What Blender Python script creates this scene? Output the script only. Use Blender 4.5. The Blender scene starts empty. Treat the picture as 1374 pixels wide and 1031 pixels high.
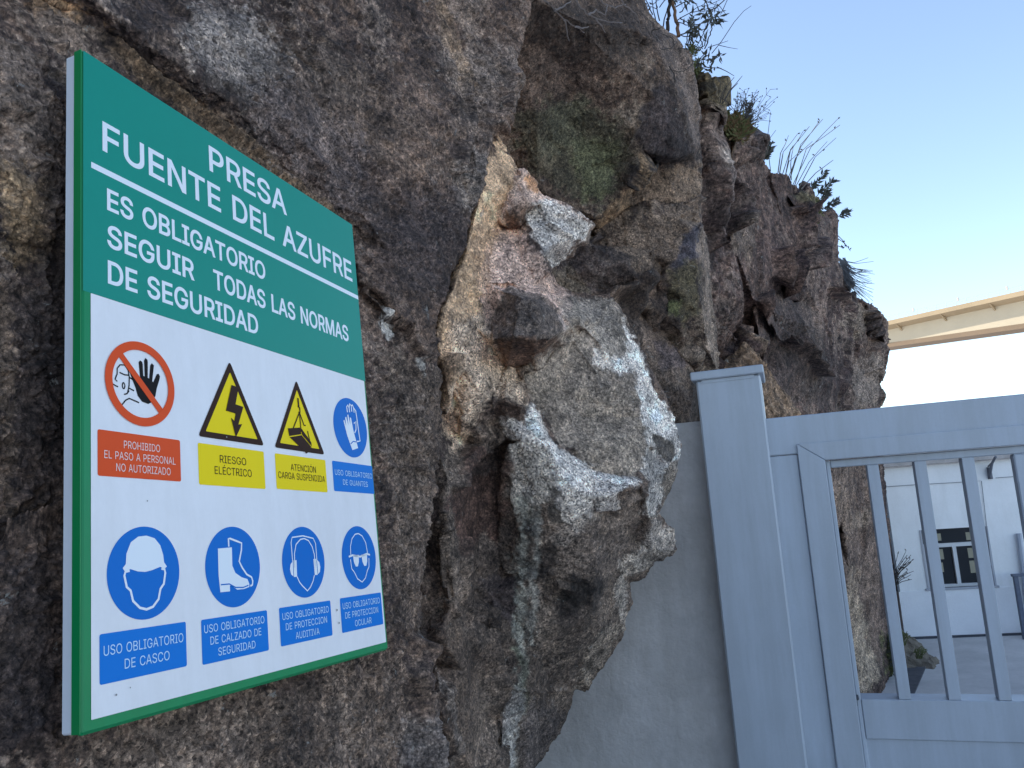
import bpy, math, random, json
import numpy as np
from mathutils import Vector, Matrix
from mathutils.geometry import delaunay_2d_cdt
random.seed(7)
SC = bpy.context.scene
COL = SC.collection

# ------------------------------------------------------------------ camera
FPX, CX, CY, RW, RH = 1041.0, 687.0, 515.5, 1374.0, 1031.0
EYE = np.array([0.0, 0.0, 1.65])
PITCH, ROLL = math.atan(1041.0 / 7240.0), math.atan(537.0 / 7220.0)
F_ = np.array([0, math.cos(PITCH), math.sin(PITCH)])
U0 = np.array([0, -math.sin(PITCH), math.cos(PITCH)])
R0 = np.array([1.0, 0, 0])
U_ = math.cos(ROLL) * U0 + math.sin(ROLL) * R0
R_ = math.cos(ROLL) * R0 - math.sin(ROLL) * U0
cam_d = bpy.data.cameras.new('camera')
cam_d.sensor_width = 36.0
cam_d.lens = 36.0 * FPX / RW
cam_d.clip_start = 0.02
cam_d.clip_end = 3000
cam = bpy.data.objects.new('camera', cam_d)
COL.objects.link(cam)
cam.matrix_world = Matrix(((R_[0], U_[0], -F_[0], EYE[0]), (R_[1], U_[1], -F_[1], EYE[1]),
                           (R_[2], U_[2], -F_[2], EYE[2]), (0, 0, 0, 1)))
SC.camera = cam

# ------------------------------------------------------------------ light
SUN_DIR = Vector((-0.90, 0.43, 0.0)).normalized()      # horizontal direction towards the sun
SUN_EL = math.radians(31)
world = bpy.data.worlds.new('World')
SC.world = world
world.use_nodes = True
wn, wl = world.node_tree.nodes, world.node_tree.links
wn.clear()
sky = wn.new('ShaderNodeTexSky')
sky.sky_type = 'NISHITA'
sky.sun_disc = False
sky.sun_elevation = SUN_EL
sky.sun_rotation = math.atan2(SUN_DIR.x, SUN_DIR.y)
sky.altitude = 100
sky.air_density = 1.0
sky.dust_density = 0.3
sky.ozone_density = 1.0
bg = wn.new('ShaderNodeBackground')
bg.inputs['Strength'].default_value = 0.13
hs = wn.new('ShaderNodeHueSaturation')
hs.inputs['Saturation'].default_value = 0.85
wo = wn.new('ShaderNodeOutputWorld')
wl.new(sky.outputs[0], hs.inputs['Color'])
wb = wn.new('ShaderNodeMix'); wb.data_type = 'RGBA'; wb.blend_type = 'MULTIPLY'; wb.inputs[0].default_value = 1.0
wb.inputs[7].default_value = (0.92, 0.985, 1.06, 1)
wl.new(hs.outputs[0], wb.inputs[6])
wl.new(wb.outputs[2], bg.inputs[0])
wl.new(bg.outputs[0], wo.inputs[0])
sun_d = bpy.data.lights.new('sun', 'SUN')
sun_d.energy = 3.0
sun_d.angle = math.radians(0.53)
sun_d.color = (1.0, 0.93, 0.82)
sun = bpy.data.objects.new('sun', sun_d)
COL.objects.link(sun)
sv = Vector((SUN_DIR.x * math.cos(SUN_EL), SUN_DIR.y * math.cos(SUN_EL), math.sin(SUN_EL)))
sun.rotation_euler = sv.to_track_quat('Z', 'Y').to_euler()
sun.location = (-20, 10, 30)
vs = SC.view_settings
vs.view_transform = 'Standard'
vs.look = 'None'
vs.gamma = 1
vs.use_curve_mapping = False
vs.exposure = 1.3
SC.cycles.max_bounces = 6
SC.cycles.use_denoising = True

# ------------------------------------------------------------------ helpers
def c2w(c):
    c = np.asarray(c, float)
    return EYE + c[..., 0:1] * R_ + c[..., 1:2] * U_ + c[..., 2:3] * F_
def w2px(w):
    q = np.asarray(w, float) - EYE
    x, y, z = q @ R_, q @ U_, q @ F_
    return np.stack([CX + FPX * x / z, CY - FPX * y / z], -1), z
def ray(px, py):
    return (px - CX) / FPX * R_ + (CY - py) / FPX * U_ + F_
def at(px, py, d):
    return EYE + ray(px, py) * d
def hit(px, py, O, n):
    r = ray(px, py)
    return EYE + r * (np.dot(O - EYE, n) / np.dot(r, n))

def tag(o, label=None, cat=None, group=None, kind=None):
    if label: o['label'] = label
    if cat: o['category'] = cat
    if group: o['group'] = group
    if kind: o['kind'] = kind
    return o
def empty(name, loc, label=None, cat=None, group=None, kind=None):
    o = bpy.data.objects.new(name, None)
    o.empty_display_size = 0.1
    COL.objects.link(o)
    o.location = Vector(loc)
    return tag(o, label, cat, group, kind)
def link(o, parent=None):
    COL.objects.link(o)
    if parent is not None:
        o.parent = parent
        if not parent.parent: o.matrix_parent_inverse = Matrix.Translation(parent.location).inverted()
    return o
def mobj(name, verts, faces, mats, parent=None, smooth=False, midx=None):
    me = bpy.data.meshes.new(name)
    me.from_pydata([tuple(map(float, v)) for v in verts], [], [tuple(f) for f in faces])
    for m in (mats if isinstance(mats, (list, tuple)) else [mats]): me.materials.append(m)
    if midx is not None: me.polygons.foreach_set('material_index', midx)
    if smooth: me.polygons.foreach_set('use_smooth', [True] * len(faces))
    me.update()
    return link(bpy.data.objects.new(name, me), parent)

class MB:
    """collects shapes that become one mesh"""
    def __init__(s): s.v, s.f, s.m = [], [], []
    def add(s, v, f, m=0):
        n = len(s.v)
        s.v += [tuple(map(float, q)) for q in v]
        s.f += [tuple(n + i for i in q) for q in f]
        s.m += [m] * len(f)
    def boxf(s, fr, a0, a1, b0, b1, c0, c1, bev=0.0, m=0):
        """box in frame fr=(O,A,B,C) with chamfered edges"""
        O, A, B, Cc = fr
        if bev <= 0:
            v = [O + A * x + B * y + Cc * z for x in (a0, a1) for y in (b0, b1) for z in (c0, c1)]
            s.add(v, [(0, 1, 3, 2), (4, 6, 7, 5), (0, 4, 5, 1), (2, 3, 7, 6), (0, 2, 6, 4), (1, 5, 7, 3)], m)
            return
        lo, hi = (a0, b0, c0), (a1, b1, c1)
        v, ids = [], {}
        for i in (0, 1):
            for j in (0, 1):
                for k in (0, 1):
                    sg = (i, j, k)
                    base = [hi[q] if sg[q] else lo[q] for q in range(3)]
                    for ax in range(3):
                        p = [base[q] if q == ax else base[q] + (-bev if sg[q] else bev) for q in range(3)]
                        ids[sg + (ax,)] = len(v)
                        v.append(O + A * p[0] + B * p[1] + Cc * p[2])
        f = []
        for ax in range(3):
            o1, o2 = [(1, 2), (0, 2), (0, 1)][ax]
            for sgn in (0, 1):
                q = []
                for (u, w) in ((0, 0), (1, 0), (1, 1), (0, 1)):
                    t = [0, 0, 0]; t[ax] = sgn; t[o1] = u; t[o2] = w
                    q.append(ids[tuple(t) + (ax,)])
                f.append(q if sgn else q[::-1])
            for u in (0, 1):
                for w in (0, 1):
                    t0, t1 = [0, 0, 0], [0, 0, 0]
                    t0[o1] = t1[o1] = u; t0[o2] = t1[o2] = w; t1[ax] = 1
                    f.append((ids[tuple(t0) + (o1,)], ids[tuple(t1) + (o1,)], ids[tuple(t1) + (o2,)], ids[tuple(t0) + (o2,)]))
        for i in (0, 1):
            for j in (0, 1):
                for k in (0, 1): f.append(tuple(ids[(i, j, k, ax)] for ax in range(3)))
        s.add(v, f, m)
    def tube(s, pts, r0, r1=None, n=5, m=0):
        pts = [np.asarray(p, float) for p in pts]
        r1 = r0 if r1 is None else r1
        v, f = [], []
        for i, p in enumerate(pts):
            t = pts[min(i + 1, len(pts) - 1)] - pts[max(i - 1, 0)]
            t = t / (np.linalg.norm(t) + 1e-9)
            a = np.cross(t, (0.31, 0.2, 0.93)); a /= np.linalg.norm(a) + 1e-9
            b = np.cross(t, a)
            r = r0 + (r1 - r0) * i / max(1, len(pts) - 1)
            for k in range(n):
                an = 2 * math.pi * k / n
                v.append(p + r * (math.cos(an) * a + math.sin(an) * b))
        for i in range(len(pts) - 1):
            for k in range(n):
                k2 = (k + 1) % n
                f.append((i * n + k, i * n + k2, (i + 1) * n + k2, (i + 1) * n + k))
        f.append(tuple(range(n))[::-1]); f.append(tuple((len(pts) - 1) * n + k for k in range(n)))
        s.add(v, f, m)
    def leaf(s, p, d, nrm, L, W, m=0):
        d = d / (np.linalg.norm(d) + 1e-9)
        w = np.cross(d, nrm); w /= np.linalg.norm(w) + 1e-9
        up = np.cross(w, d)
        s.add([p, p + d * L * .45 + w * W * .5 + up * W * .15, p + d * L - up * L * .1, p + d * L * .45 - w * W * .5 + up * W * .15, p + d * L * .5],
              [(0, 1, 4), (1, 2, 4), (2, 3, 4), (3, 0, 4)], m)
    def build(s, name, mats, parent=None, smooth=False):
        return mobj(name, s.v, s.f, mats, parent, smooth, s.m)

# ------------------------------------------------------------------ materials
def mat(name, col, rough=0.6, spec=0.5, metal=0.0):
    m = bpy.data.materials.new(name)
    m.use_nodes = True
    b = m.node_tree.nodes['Principled BSDF']
    b.inputs['Base Color'].default_value = (*col, 1)
    b.inputs['Roughness'].default_value = rough
    b.inputs['Specular IOR Level'].default_value = spec
    b.inputs['Metallic'].default_value = metal
    return m
def nd(m, t, **kw):
    n = m.node_tree.nodes.new(t)
    for k, v in kw.items():
        if hasattr(n, k): setattr(n, k, v)
        else: n.inputs[k].default_value = v
    return n
def coord(m, scale=(1, 1, 1)):
    g = nd(m, 'ShaderNodeNewGeometry')
    mp = nd(m, 'ShaderNodeMapping')
    mp.inputs['Scale'].default_value = scale
    m.node_tree.links.new(g.outputs['Position'], mp.inputs['Vector'])
    return mp.outputs[0]
def noise(m, vec, scale, detail=4, rough=.6, dist=0.0):
    n = nd(m, 'ShaderNodeTexNoise', Scale=scale, Detail=detail, Roughness=rough, Distortion=dist)
    m.node_tree.links.new(vec, n.inputs['Vector'])
    return n.outputs['Fac']
def ramp(m, fac, stops):
    r = nd(m, 'ShaderNodeValToRGB')
    el = r.color_ramp.elements
    while len(el) < len(stops): el.new(.5)
    for e, (p, c) in zip(el, stops):
        e.position = p; e.color = (*c, 1) if len(c) == 3 else c
    m.node_tree.links.new(fac, r.inputs[0])
    return r.outputs[0]
def mixc(m, fac, a, b, mode='MIX'):
    n = nd(m, 'ShaderNodeMix', data_type='RGBA', blend_type=mode)
    for i, x in ((0, fac), (6, a), (7, b)):
        if isinstance(x, (int, float)): n.inputs[i].default_value = x
        elif isinstance(x, tuple): n.inputs[i].default_value = (*x, 1)
        else: m.node_tree.links.new(x, n.inputs[i])
    return n.outputs[2]
def setin(m, name, out):
    m.node_tree.links.new(out, m.node_tree.nodes['Principled BSDF'].inputs[name])
def bump(m, h, strength, dist, prev=None):
    b = nd(m, 'ShaderNodeBump', Strength=strength, Distance=dist)
    m.node_tree.links.new(h, b.inputs['Height'])
    if prev is not None: m.node_tree.links.new(prev, b.inputs['Normal'])
    return b.outputs[0]
def varied(name, col, rough=.6, amt=.12, scale=3.0, bscale=0, bstr=.2, bdist=.002, spec=.5, col2=None, fine=40):
    """a plain colour with broad and fine unevenness"""
    m = mat(name, col, rough, spec)
    v = coord(m)
    a = noise(m, v, scale, 5, .6)
    lo = col2 or tuple(c * (1 - amt) for c in col)
    hi = tuple(min(1, c * (1 + amt)) for c in col)
    c = ramp(m, a, [(.3, lo), (.7, hi)])
    g = noise(m, v, fine, 3, .7)
    c = mixc(m, 1.0, c, ramp(m, g, [(.3, (1 - amt * .5,) * 3), (.7, (1 + amt * .3,) * 3)]), 'MULTIPLY')
    setin(m, 'Base Color', c)
    if bscale: setin(m, 'Normal', bump(m, noise(m, v, bscale, 5, .65), bstr, bdist))
    return m

M = {}
M['white_paint'] = varied('white_render', (.90, .90, .90), .8, .05, 1.2, 25, .35, .004)
M['gate_paint'] = varied('grey_blue_metal_paint', (.42, .46, .52), .36, .05, 2.5, 350, .04, .0006, fine=120)
def streaks(m, amt, scale=(6, 6, .5), lo=.40, hi=.62):
    """faint run marks and dust over the paint"""
    b = m.node_tree.nodes['Principled BSDF']; src = b.inputs['Base Color'].links[0].from_socket
    n = noise(m, coord(m, scale), 3.0, 6, .7)
    c = mixc(m, 1.0, src, ramp(m, n, [(lo, (1 - amt, 1 - amt * 1.05, 1 - amt * 1.15)), (hi, (1,) * 3)]), 'MULTIPLY')
    d = noise(m, coord(m), 160.0, 4, .8)
    c = mixc(m, ramp(m, d, [(.70, (0,) * 3), (.76, (.35,) * 3)]), c, (.16, .14, .12))
    setin(m, 'Base Color', c)
    r = nd(m, 'ShaderNodeMapRange'); r.inputs[3].default_value = b.inputs['Roughness'].default_value - .09; r.inputs[4].default_value = b.inputs['Roughness'].default_value + .12
    m.node_tree.links.new(n, r.inputs[0]); m.node_tree.links.new(r.outputs[0], b.inputs['Roughness'])
    return m
streaks(M['gate_paint'], .10)
M['wall_render'] = varied('grey_cement_render', (.52, .49, .478), .9, .12, 4.0, 55, .8, .006, fine=30)
streaks(M['wall_render'], .16, (3, 3, .8)); streaks(M['white_paint'], .07, (1.2, 1.2, .3))
M['dark_metal'] = varied('dark_metal', (.05, .055, .07), .45, .1, 20)
M['rail_paint'] = varied('rail_paint', (.10, .12, .17), .45, .1, 20)
M['sign_green'] = varied('sign_green', (.0, .225, .075), .3, .03, 3, fine=80, spec=.3)
M['sign_green_sky'] = varied('sign_green_sky', (.0, .245, .175), .3, .03, 3, fine=80, spec=.25)  # sign green with the sky's blue reflection mixed into its colour
M['sign_dark_green'] = mat('sign_green_edge', (.0, .22, .06), .35)
M['sign_white'] = varied('sign_white', (.79, .765, .77), .38, .03, 4, fine=90, spec=.35)
streaks(M['sign_white'], .05, (9, 9, 2)); streaks(M['sign_green'], .07, (9, 9, 2))
M['sign_side'] = varied('sign_side_white', (.72, .74, .78), .45, .04, 8, fine=60)
M['sign_red'] = mat('sign_red', (.72, .075, .012), .4, .15)
M['sign_yellow'] = mat('sign_yellow', (.86, .63, .0), .4, .15)
M['sign_blue'] = mat('sign_blue', (.0, .145, .52), .38, .15)
M['sign_blue2'] = mat('sign_blue_label', (.0, .17, .58), .38, .15)
M['sign_black'] = mat('sign_black', (.008, .006, .006), .5, .12)
M['sign_brown'] = mat('sign_brown_black', (.035, .014, .008), .5, .12)
M['sign_text'] = mat('sign_text_white', (.76, .79, .82), .4, .35)
M['sign_text_blue'] = mat('sign_text_pale', (.50, .68, .82), .4, .35)
M['sign_text_red'] = mat('sign_text_pinkish', (.82, .60, .54), .4, .35)
M['screw'] = mat('screw_steel', (.3, .3, .32), .4, .5, .8)
GLYPHS = json.loads('''{"A":[480,[[16,0,201,509,276,509,463,0,395,0,287,302,264,372,232,478,245,478,213,371,191,302,85,0],[110,142,110,199,370,199,370,142]]],"B":[456,[[60,0,60,509,241,509,266,508,289,504,310,499,329,491,345,481,359,469,371,456,381,442,388,426,394,410,397,392,398,374,395,344,387,320,373,301,356,286,315,267,315,262,339,257,363,245,385,227,402,203,409,189,414,173,417,155,418,136,417,117,413,100,408,83,400,67,390,52,377,39,362,28,344,18,324,10,301,4,275,1,247,0],[125,57,245,57,272,58,296,63,315,70,330,80,341,92,349,105,354,120,355,137,352,161,342,184,327,203,306,218,279,228,248,231,125,231],[125,285,238,285,265,288,288,296,308,309,323,326,333,348,336,372,334,388,330,403,323,417,313,429,299,439,283,446,263,450,240,452,125,452]]],"C":[510,[[267,-7,235,-5,205,1,177,11,150,25,126,42,104,63,86,88,70,115,57,146,48,179,42,215,40,254,42,293,48,329,57,362,70,393,86,421,104,445,126,466,150,484,177,498,205,508,235,514,267,516,286,515,305,513,323,509,340,504,357,498,373,490,388,481,402,471,415,460,427,447,438,433,448,418,456,402,463,385,469,367,473,348,408,348,401,373,389,395,357,428,315,449,267,456,245,454,223,450,203,443,184,432,166,419,150,403,137,385,125,364,116,340,109,314,105,285,103,254,105,223,109,194,116,168,125,145,137,123,151,105,166,89,184,76,203,66,223,59,245,54,267,53,315,60,357,81,389,114,408,160,473,160,469,142,463,124,457,107,448,91,438,76,428,62,416,49,402,38,388,28,373,19,357,11,341,5,323,0,305,-4,286,-6]]],"D":[502,[[219,0,96,0,96,57,215,57,244,58,272,63,296,70,318,81,337,94,354,110,368,128,379,149,388,172,394,198,398,226,399,255,398,285,394,312,388,337,379,361,368,381,354,399,338,415,320,428,299,438,275,446,249,450,221,452,93,452,93,509,225,509,261,507,294,501,325,492,353,478,377,461,399,441,418,418,433,391,446,361,455,329,460,293,462,255,460,217,455,181,446,149,433,119,417,92,398,68,376,48,351,31,322,17,291,8,256,2],[125,509,125,0,60,0,60,509]]],"E":[419,[[60,0,60,509,372,509,372,452,125,452,125,286,355,286,355,229,125,229,125,57,375,57,375,0]]],"F":[410,[[60,0,60,509,369,509,369,452,125,452,125,278,346,278,346,221,125,221,125,0]]],"G":[520,[[269,-7,236,-5,205,1,176,11,149,25,125,43,104,64,85,88,69,116,57,146,47,179,42,215,40,254,42,293,47,329,57,362,69,393,85,421,103,445,125,466,149,484,175,498,203,508,233,514,265,516,285,515,304,513,322,509,340,504,358,497,374,489,389,480,403,469,416,458,429,445,439,431,449,416,458,401,465,384,470,367,474,349,408,349,387,393,356,427,315,448,265,456,243,454,222,450,202,443,183,432,166,419,150,404,137,385,125,364,116,340,109,314,105,285,103,254,105,223,109,194,116,168,125,145,137,124,151,105,166,90,184,76,203,66,224,59,246,54,269,53,290,54,309,57,328,63,345,71,360,81,374,93,386,107,396,123,404,141,410,160,414,180,415,202,434,199,283,199,283,256,478,256,478,200,476,170,471,141,463,115,451,91,436,69,419,50,399,33,377,19,352,8,326,0,298,-5]]],"H":[517,[[60,0,60,509,125,509,125,289,392,289,392,509,457,509,457,0,392,0,392,232,125,232,125,0]]],"I":[300,[[31,0,31,57,118,57,118,452,31,452,31,509,269,509,269,452,183,452,183,57,269,57,269,0]]],"L":[393,[[60,0,60,509,125,509,125,57,361,57,361,0]]],"M":[628,[[60,0,60,509,152,509,277,187,287,159,299,123,311,84,322,49,307,49,318,83,330,121,342,158,352,187,476,509,568,509,568,0,504,0,504,291,504,327,505,369,506,413,507,457,513,457,498,409,482,363,467,322,456,291,342,0,286,0,170,291,159,321,145,361,129,408,112,457,119,457,120,416,121,372,122,328,122,291,122,0]]],"N":[523,[[60,0,60,509,136,509,343,183,363,151,388,107,414,55,405,54,401,108,399,157,399,195,399,509,463,509,463,0,387,0,202,290,177,331,148,381,108,452,119,454,122,384,124,328,125,291,125,0]]],"O":[533,[[267,-7,235,-5,205,1,177,11,150,25,126,42,105,63,86,88,70,115,57,146,48,179,42,215,40,254,42,293,48,329,57,362,70,393,86,421,105,445,126,466,150,484,177,498,205,508,235,514,267,516,299,514,329,508,357,498,384,484,408,466,429,445,448,421,464,393,477,362,486,329,491,293,493,254,491,215,486,179,477,146,464,115,448,88,429,63,408,42,384,25,357,11,329,1,299,-5],[267,53,289,54,310,59,330,66,349,76,367,89,383,105,396,123,408,144,418,168,425,194,429,223,430,254,429,286,425,314,418,341,408,365,396,386,383,404,367,420,349,433,330,443,310,450,289,454,267,456,245,454,223,450,203,443,184,433,167,420,151,404,137,385,125,364,116,340,109,314,105,285,103,254,105,223,109,194,116,168,125,144,137,123,151,105,167,89,184,76,203,66,223,59,245,54]]],"P":[445,[[60,0,60,509,235,509,263,507,289,503,312,497,332,487,350,476,366,462,379,447,390,430,398,411,404,391,407,370,409,348,407,325,404,304,398,284,390,265,379,248,366,233,350,219,332,207,312,198,289,191,263,187,235,186,109,186,109,242,233,242,252,243,269,246,284,250,297,256,318,272,333,294,342,319,344,348,342,376,333,402,318,423,297,439,284,444,268,449,251,451,232,452,125,452,125,0]]],"R":[449,[[60,0,60,509,236,509,264,507,290,504,313,497,333,489,351,478,367,465,380,450,390,433,399,415,405,395,408,374,409,352,408,330,405,309,399,290,390,271,380,255,367,240,351,228,333,217,312,209,289,203,264,199,236,198,96,198,96,255,234,255,252,256,269,258,284,262,298,267,319,281,334,300,342,324,345,352,342,380,334,405,319,425,298,440,284,445,269,449,252,451,233,452,125,452,125,0],[353,0,230,229,303,229,428,0]]],"S":[447,[[224,-9,197,-8,172,-4,149,1,128,9,108,19,91,31,76,45,64,60,54,77,46,96,41,115,38,137,104,137,110,110,123,88,142,71,166,59,194,52,224,49,241,50,257,52,272,55,286,60,311,74,329,92,341,114,346,139,342,161,332,179,316,193,296,205,245,222,184,239,154,249,128,260,105,274,86,289,71,307,60,326,54,348,52,372,53,393,58,413,65,431,75,448,87,463,102,476,119,488,138,498,158,506,180,511,203,514,227,516,252,514,275,511,296,505,316,498,334,488,351,476,365,463,377,449,387,433,394,415,399,397,401,378,337,378,334,396,326,412,316,426,302,437,286,447,267,453,247,457,225,459,194,456,167,448,145,435,129,418,118,398,115,376,119,352,131,334,148,319,169,308,212,293,264,279,312,264,359,238,379,220,395,198,401,185,405,171,407,155,408,139,407,118,403,99,396,81,386,64,374,48,360,34,343,21,323,11,302,2,278,-4,252,-8]]],"T":[449,[[32,452,32,509,417,509,417,452,257,452,257,0,193,0,193,452]]],"U":[517,[[259,-8,230,-7,203,-2,177,5,154,15,133,28,114,43,98,60,85,80,74,101,66,124,62,148,60,173,60,509,124,509,124,178,125,160,128,144,133,128,141,113,150,99,160,87,173,77,187,68,203,61,220,56,239,53,259,52,279,53,298,56,315,61,331,68,345,77,357,87,368,99,377,113,384,128,389,144,392,160,393,178,393,509,457,509,457,173,456,148,451,124,443,101,433,80,419,60,403,43,384,28,363,15,340,5,315,-2,288,-7]]],"V":[480,[[204,0,16,509,84,509,192,206,215,137,248,31,235,31,267,138,290,206,395,509,463,509,278,0]]],"Z":[438,[[42,0,42,46,273,385,306,431,341,476,348,454,285,452,223,452,40,452,40,509,397,509,397,462,169,129,134,81,97,33,90,54,152,57,214,57,399,57,399,0]]],"É":[419,[[60,0,60,509,372,509,372,452,125,452,125,286,355,286,355,229,125,229,125,57,375,57,375,0],[191,558,239,659,307,659,241,558]]],"Ó":[533,[[267,-7,235,-5,205,1,177,11,150,25,126,42,105,63,86,88,70,115,57,146,48,179,42,215,40,254,42,293,48,329,57,362,70,393,86,421,105,445,126,466,150,484,177,498,205,508,235,514,267,516,299,514,329,508,357,498,384,484,408,466,429,445,448,421,464,393,477,362,486,329,491,293,493,254,491,215,486,179,477,146,464,115,448,88,429,63,408,42,384,25,357,11,329,1,299,-5],[267,53,289,54,310,59,330,66,349,76,367,89,383,105,396,123,408,144,418,168,425,194,429,223,430,254,429,286,425,314,418,341,408,365,396,386,383,404,367,420,349,433,330,443,310,450,289,454,267,456,245,454,223,450,203,443,184,433,167,420,151,404,137,385,125,364,116,340,109,314,105,285,103,254,105,223,109,194,116,168,125,144,137,123,151,105,167,89,184,76,203,66,223,59,245,54],[240,558,288,659,356,659,290,558]]]}''')
# ------------------------------------------------------------------ numeric noise
def h3(ix, iy, iz, s):
    h = (ix.astype(np.int64) * 73856093) ^ (iy.astype(np.int64) * 19349663) ^ (iz.astype(np.int64) * 83492791) ^ (s * 2654435761)
    h = (h ^ (h >> 13)) * 1274126177 & 0x7fffffff
    h = (h ^ (h >> 15)) * 2246822519 & 0x7fffffff
    return ((h >> 3) & 0xffffff).astype(np.float32) / 16777215.0
def vnoise(P, s=0):
    i = np.floor(P).astype(np.int64); f = (P - i).astype(np.float32)
    f = f * f * f * (f * (f * 6 - 15) + 10)
    r = 0
    for a in (0, 1):
        wa = f[:, 0] if a else 1 - f[:, 0]
        for b in (0, 1):
            wb = f[:, 1] if b else 1 - f[:, 1]
            for c in (0, 1):
                wc = f[:, 2] if c else 1 - f[:, 2]
                r = r + wa * wb * wc * h3(i[:, 0] + a, i[:, 1] + b, i[:, 2] + c, s)
    return r * 2 - 1
def fbm(P, sc, o=4, g=.5, s=0, ridge=False):
    r, A, T = 0, 1.0, 0
    for k in range(o):
        n = vnoise(P * (sc * 2.03 ** k) + 17.3 * k + s * 3.1, s + k)
        if ridge: n = 1 - 2 * np.abs(n)
        r = r + A * n; T += A; A *= g
    return r / T
def facets(P, sc, s=0, tilt=1.0, step=.35, aniso=(1, 1, 1)):
    """broken faces: each cell of space is a tilted plane"""
    Q = P * sc * np.array(aniso) + np.stack([fbm(P, sc * 1.5, 2, .5, s + k) for k in (1, 2, 3)], 1) * .09
    I = np.floor(Q).astype(np.int64)
    best = np.full(len(P), 9.0, np.float32); val = np.zeros(len(P), np.float32)
    for a in (-1, 0, 1):
        for b in (-1, 0, 1):
            for c in (-1, 0, 1):
                x, y, z = I[:, 0] + a, I[:, 1] + b, I[:, 2] + c
                fx, fy, fz = x + h3(x, y, z, s), y + h3(x, y, z, s + 1), z + h3(x, y, z, s + 2)
                dx, dy, dz = Q[:, 0] - fx, Q[:, 1] - fy, Q[:, 2] - fz
                d = dx * dx + dy * dy + dz * dz
                k = d < best
                t = tilt * (dx * (h3(x, y, z, s + 3) - .5) + dy * (h3(x, y, z, s + 4) - .5) + dz * (h3(x, y, z, s + 5) - .5)) + step * (h3(x, y, z, s + 6) - .5)
                val = np.where(k, t, val); best = np.where(k, d, best)
    return val / sc
def dist_poly(X, Y, pts, closed=False):
    pts = list(pts)
    if closed: pts = pts + [pts[0]]
    best = np.full(X.shape, 1e9)
    for (x0, y0), (x1, y1) in zip(pts[:-1], pts[1:]):
        dx, dy = x1 - x0, y1 - y0
        t = np.clip(((X - x0) * dx + (Y - y0) * dy) / (dx * dx + dy * dy + 1e-9), 0, 1)
        best = np.minimum(best, (X - x0 - t * dx) ** 2 + (Y - y0 - t * dy) ** 2)
    return np.sqrt(best)
def inside(X, Y, pts):
    r = np.zeros(X.shape, bool)
    n = len(pts)
    for i in range(n):
        x0, y0 = pts[i]; x1, y1 = pts[(i + 1) % n]
        if y0 == y1: continue
        c = ((y0 > Y) != (y1 > Y)) & (X < (x1 - x0) * (Y - y0) / (y1 - y0) + x0)
        r ^= c
    return r

# ------------------------------------------------------------------ the sign's own plane (rigid rectangle)
SIGN_H = 0.80
_s = SIGN_H / 0.83005
SG_TL = c2w(np.array([-0.55413, 0.43298, 1.0]) * _s)
def _dir(c): return c[0] * R_ + c[1] * U_ + c[2] * F_
SG_X = _dir((.36247311, -.16951664, .91644823))
SG_D = -_dir((-.1249992, .96559305, .22804663))
SG_N = _dir((.92357373, .19721607, -.32881207)); SG_N /= np.linalg.norm(SG_N)
if np.dot(SG_N, EYE - SG_TL) < 0: SG_N = -SG_N
def psign(px, py, off):
    O = SG_TL - SG_N * off
    return float(np.dot(hit(px, py, O, SG_N) - EYE, F_))

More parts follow.
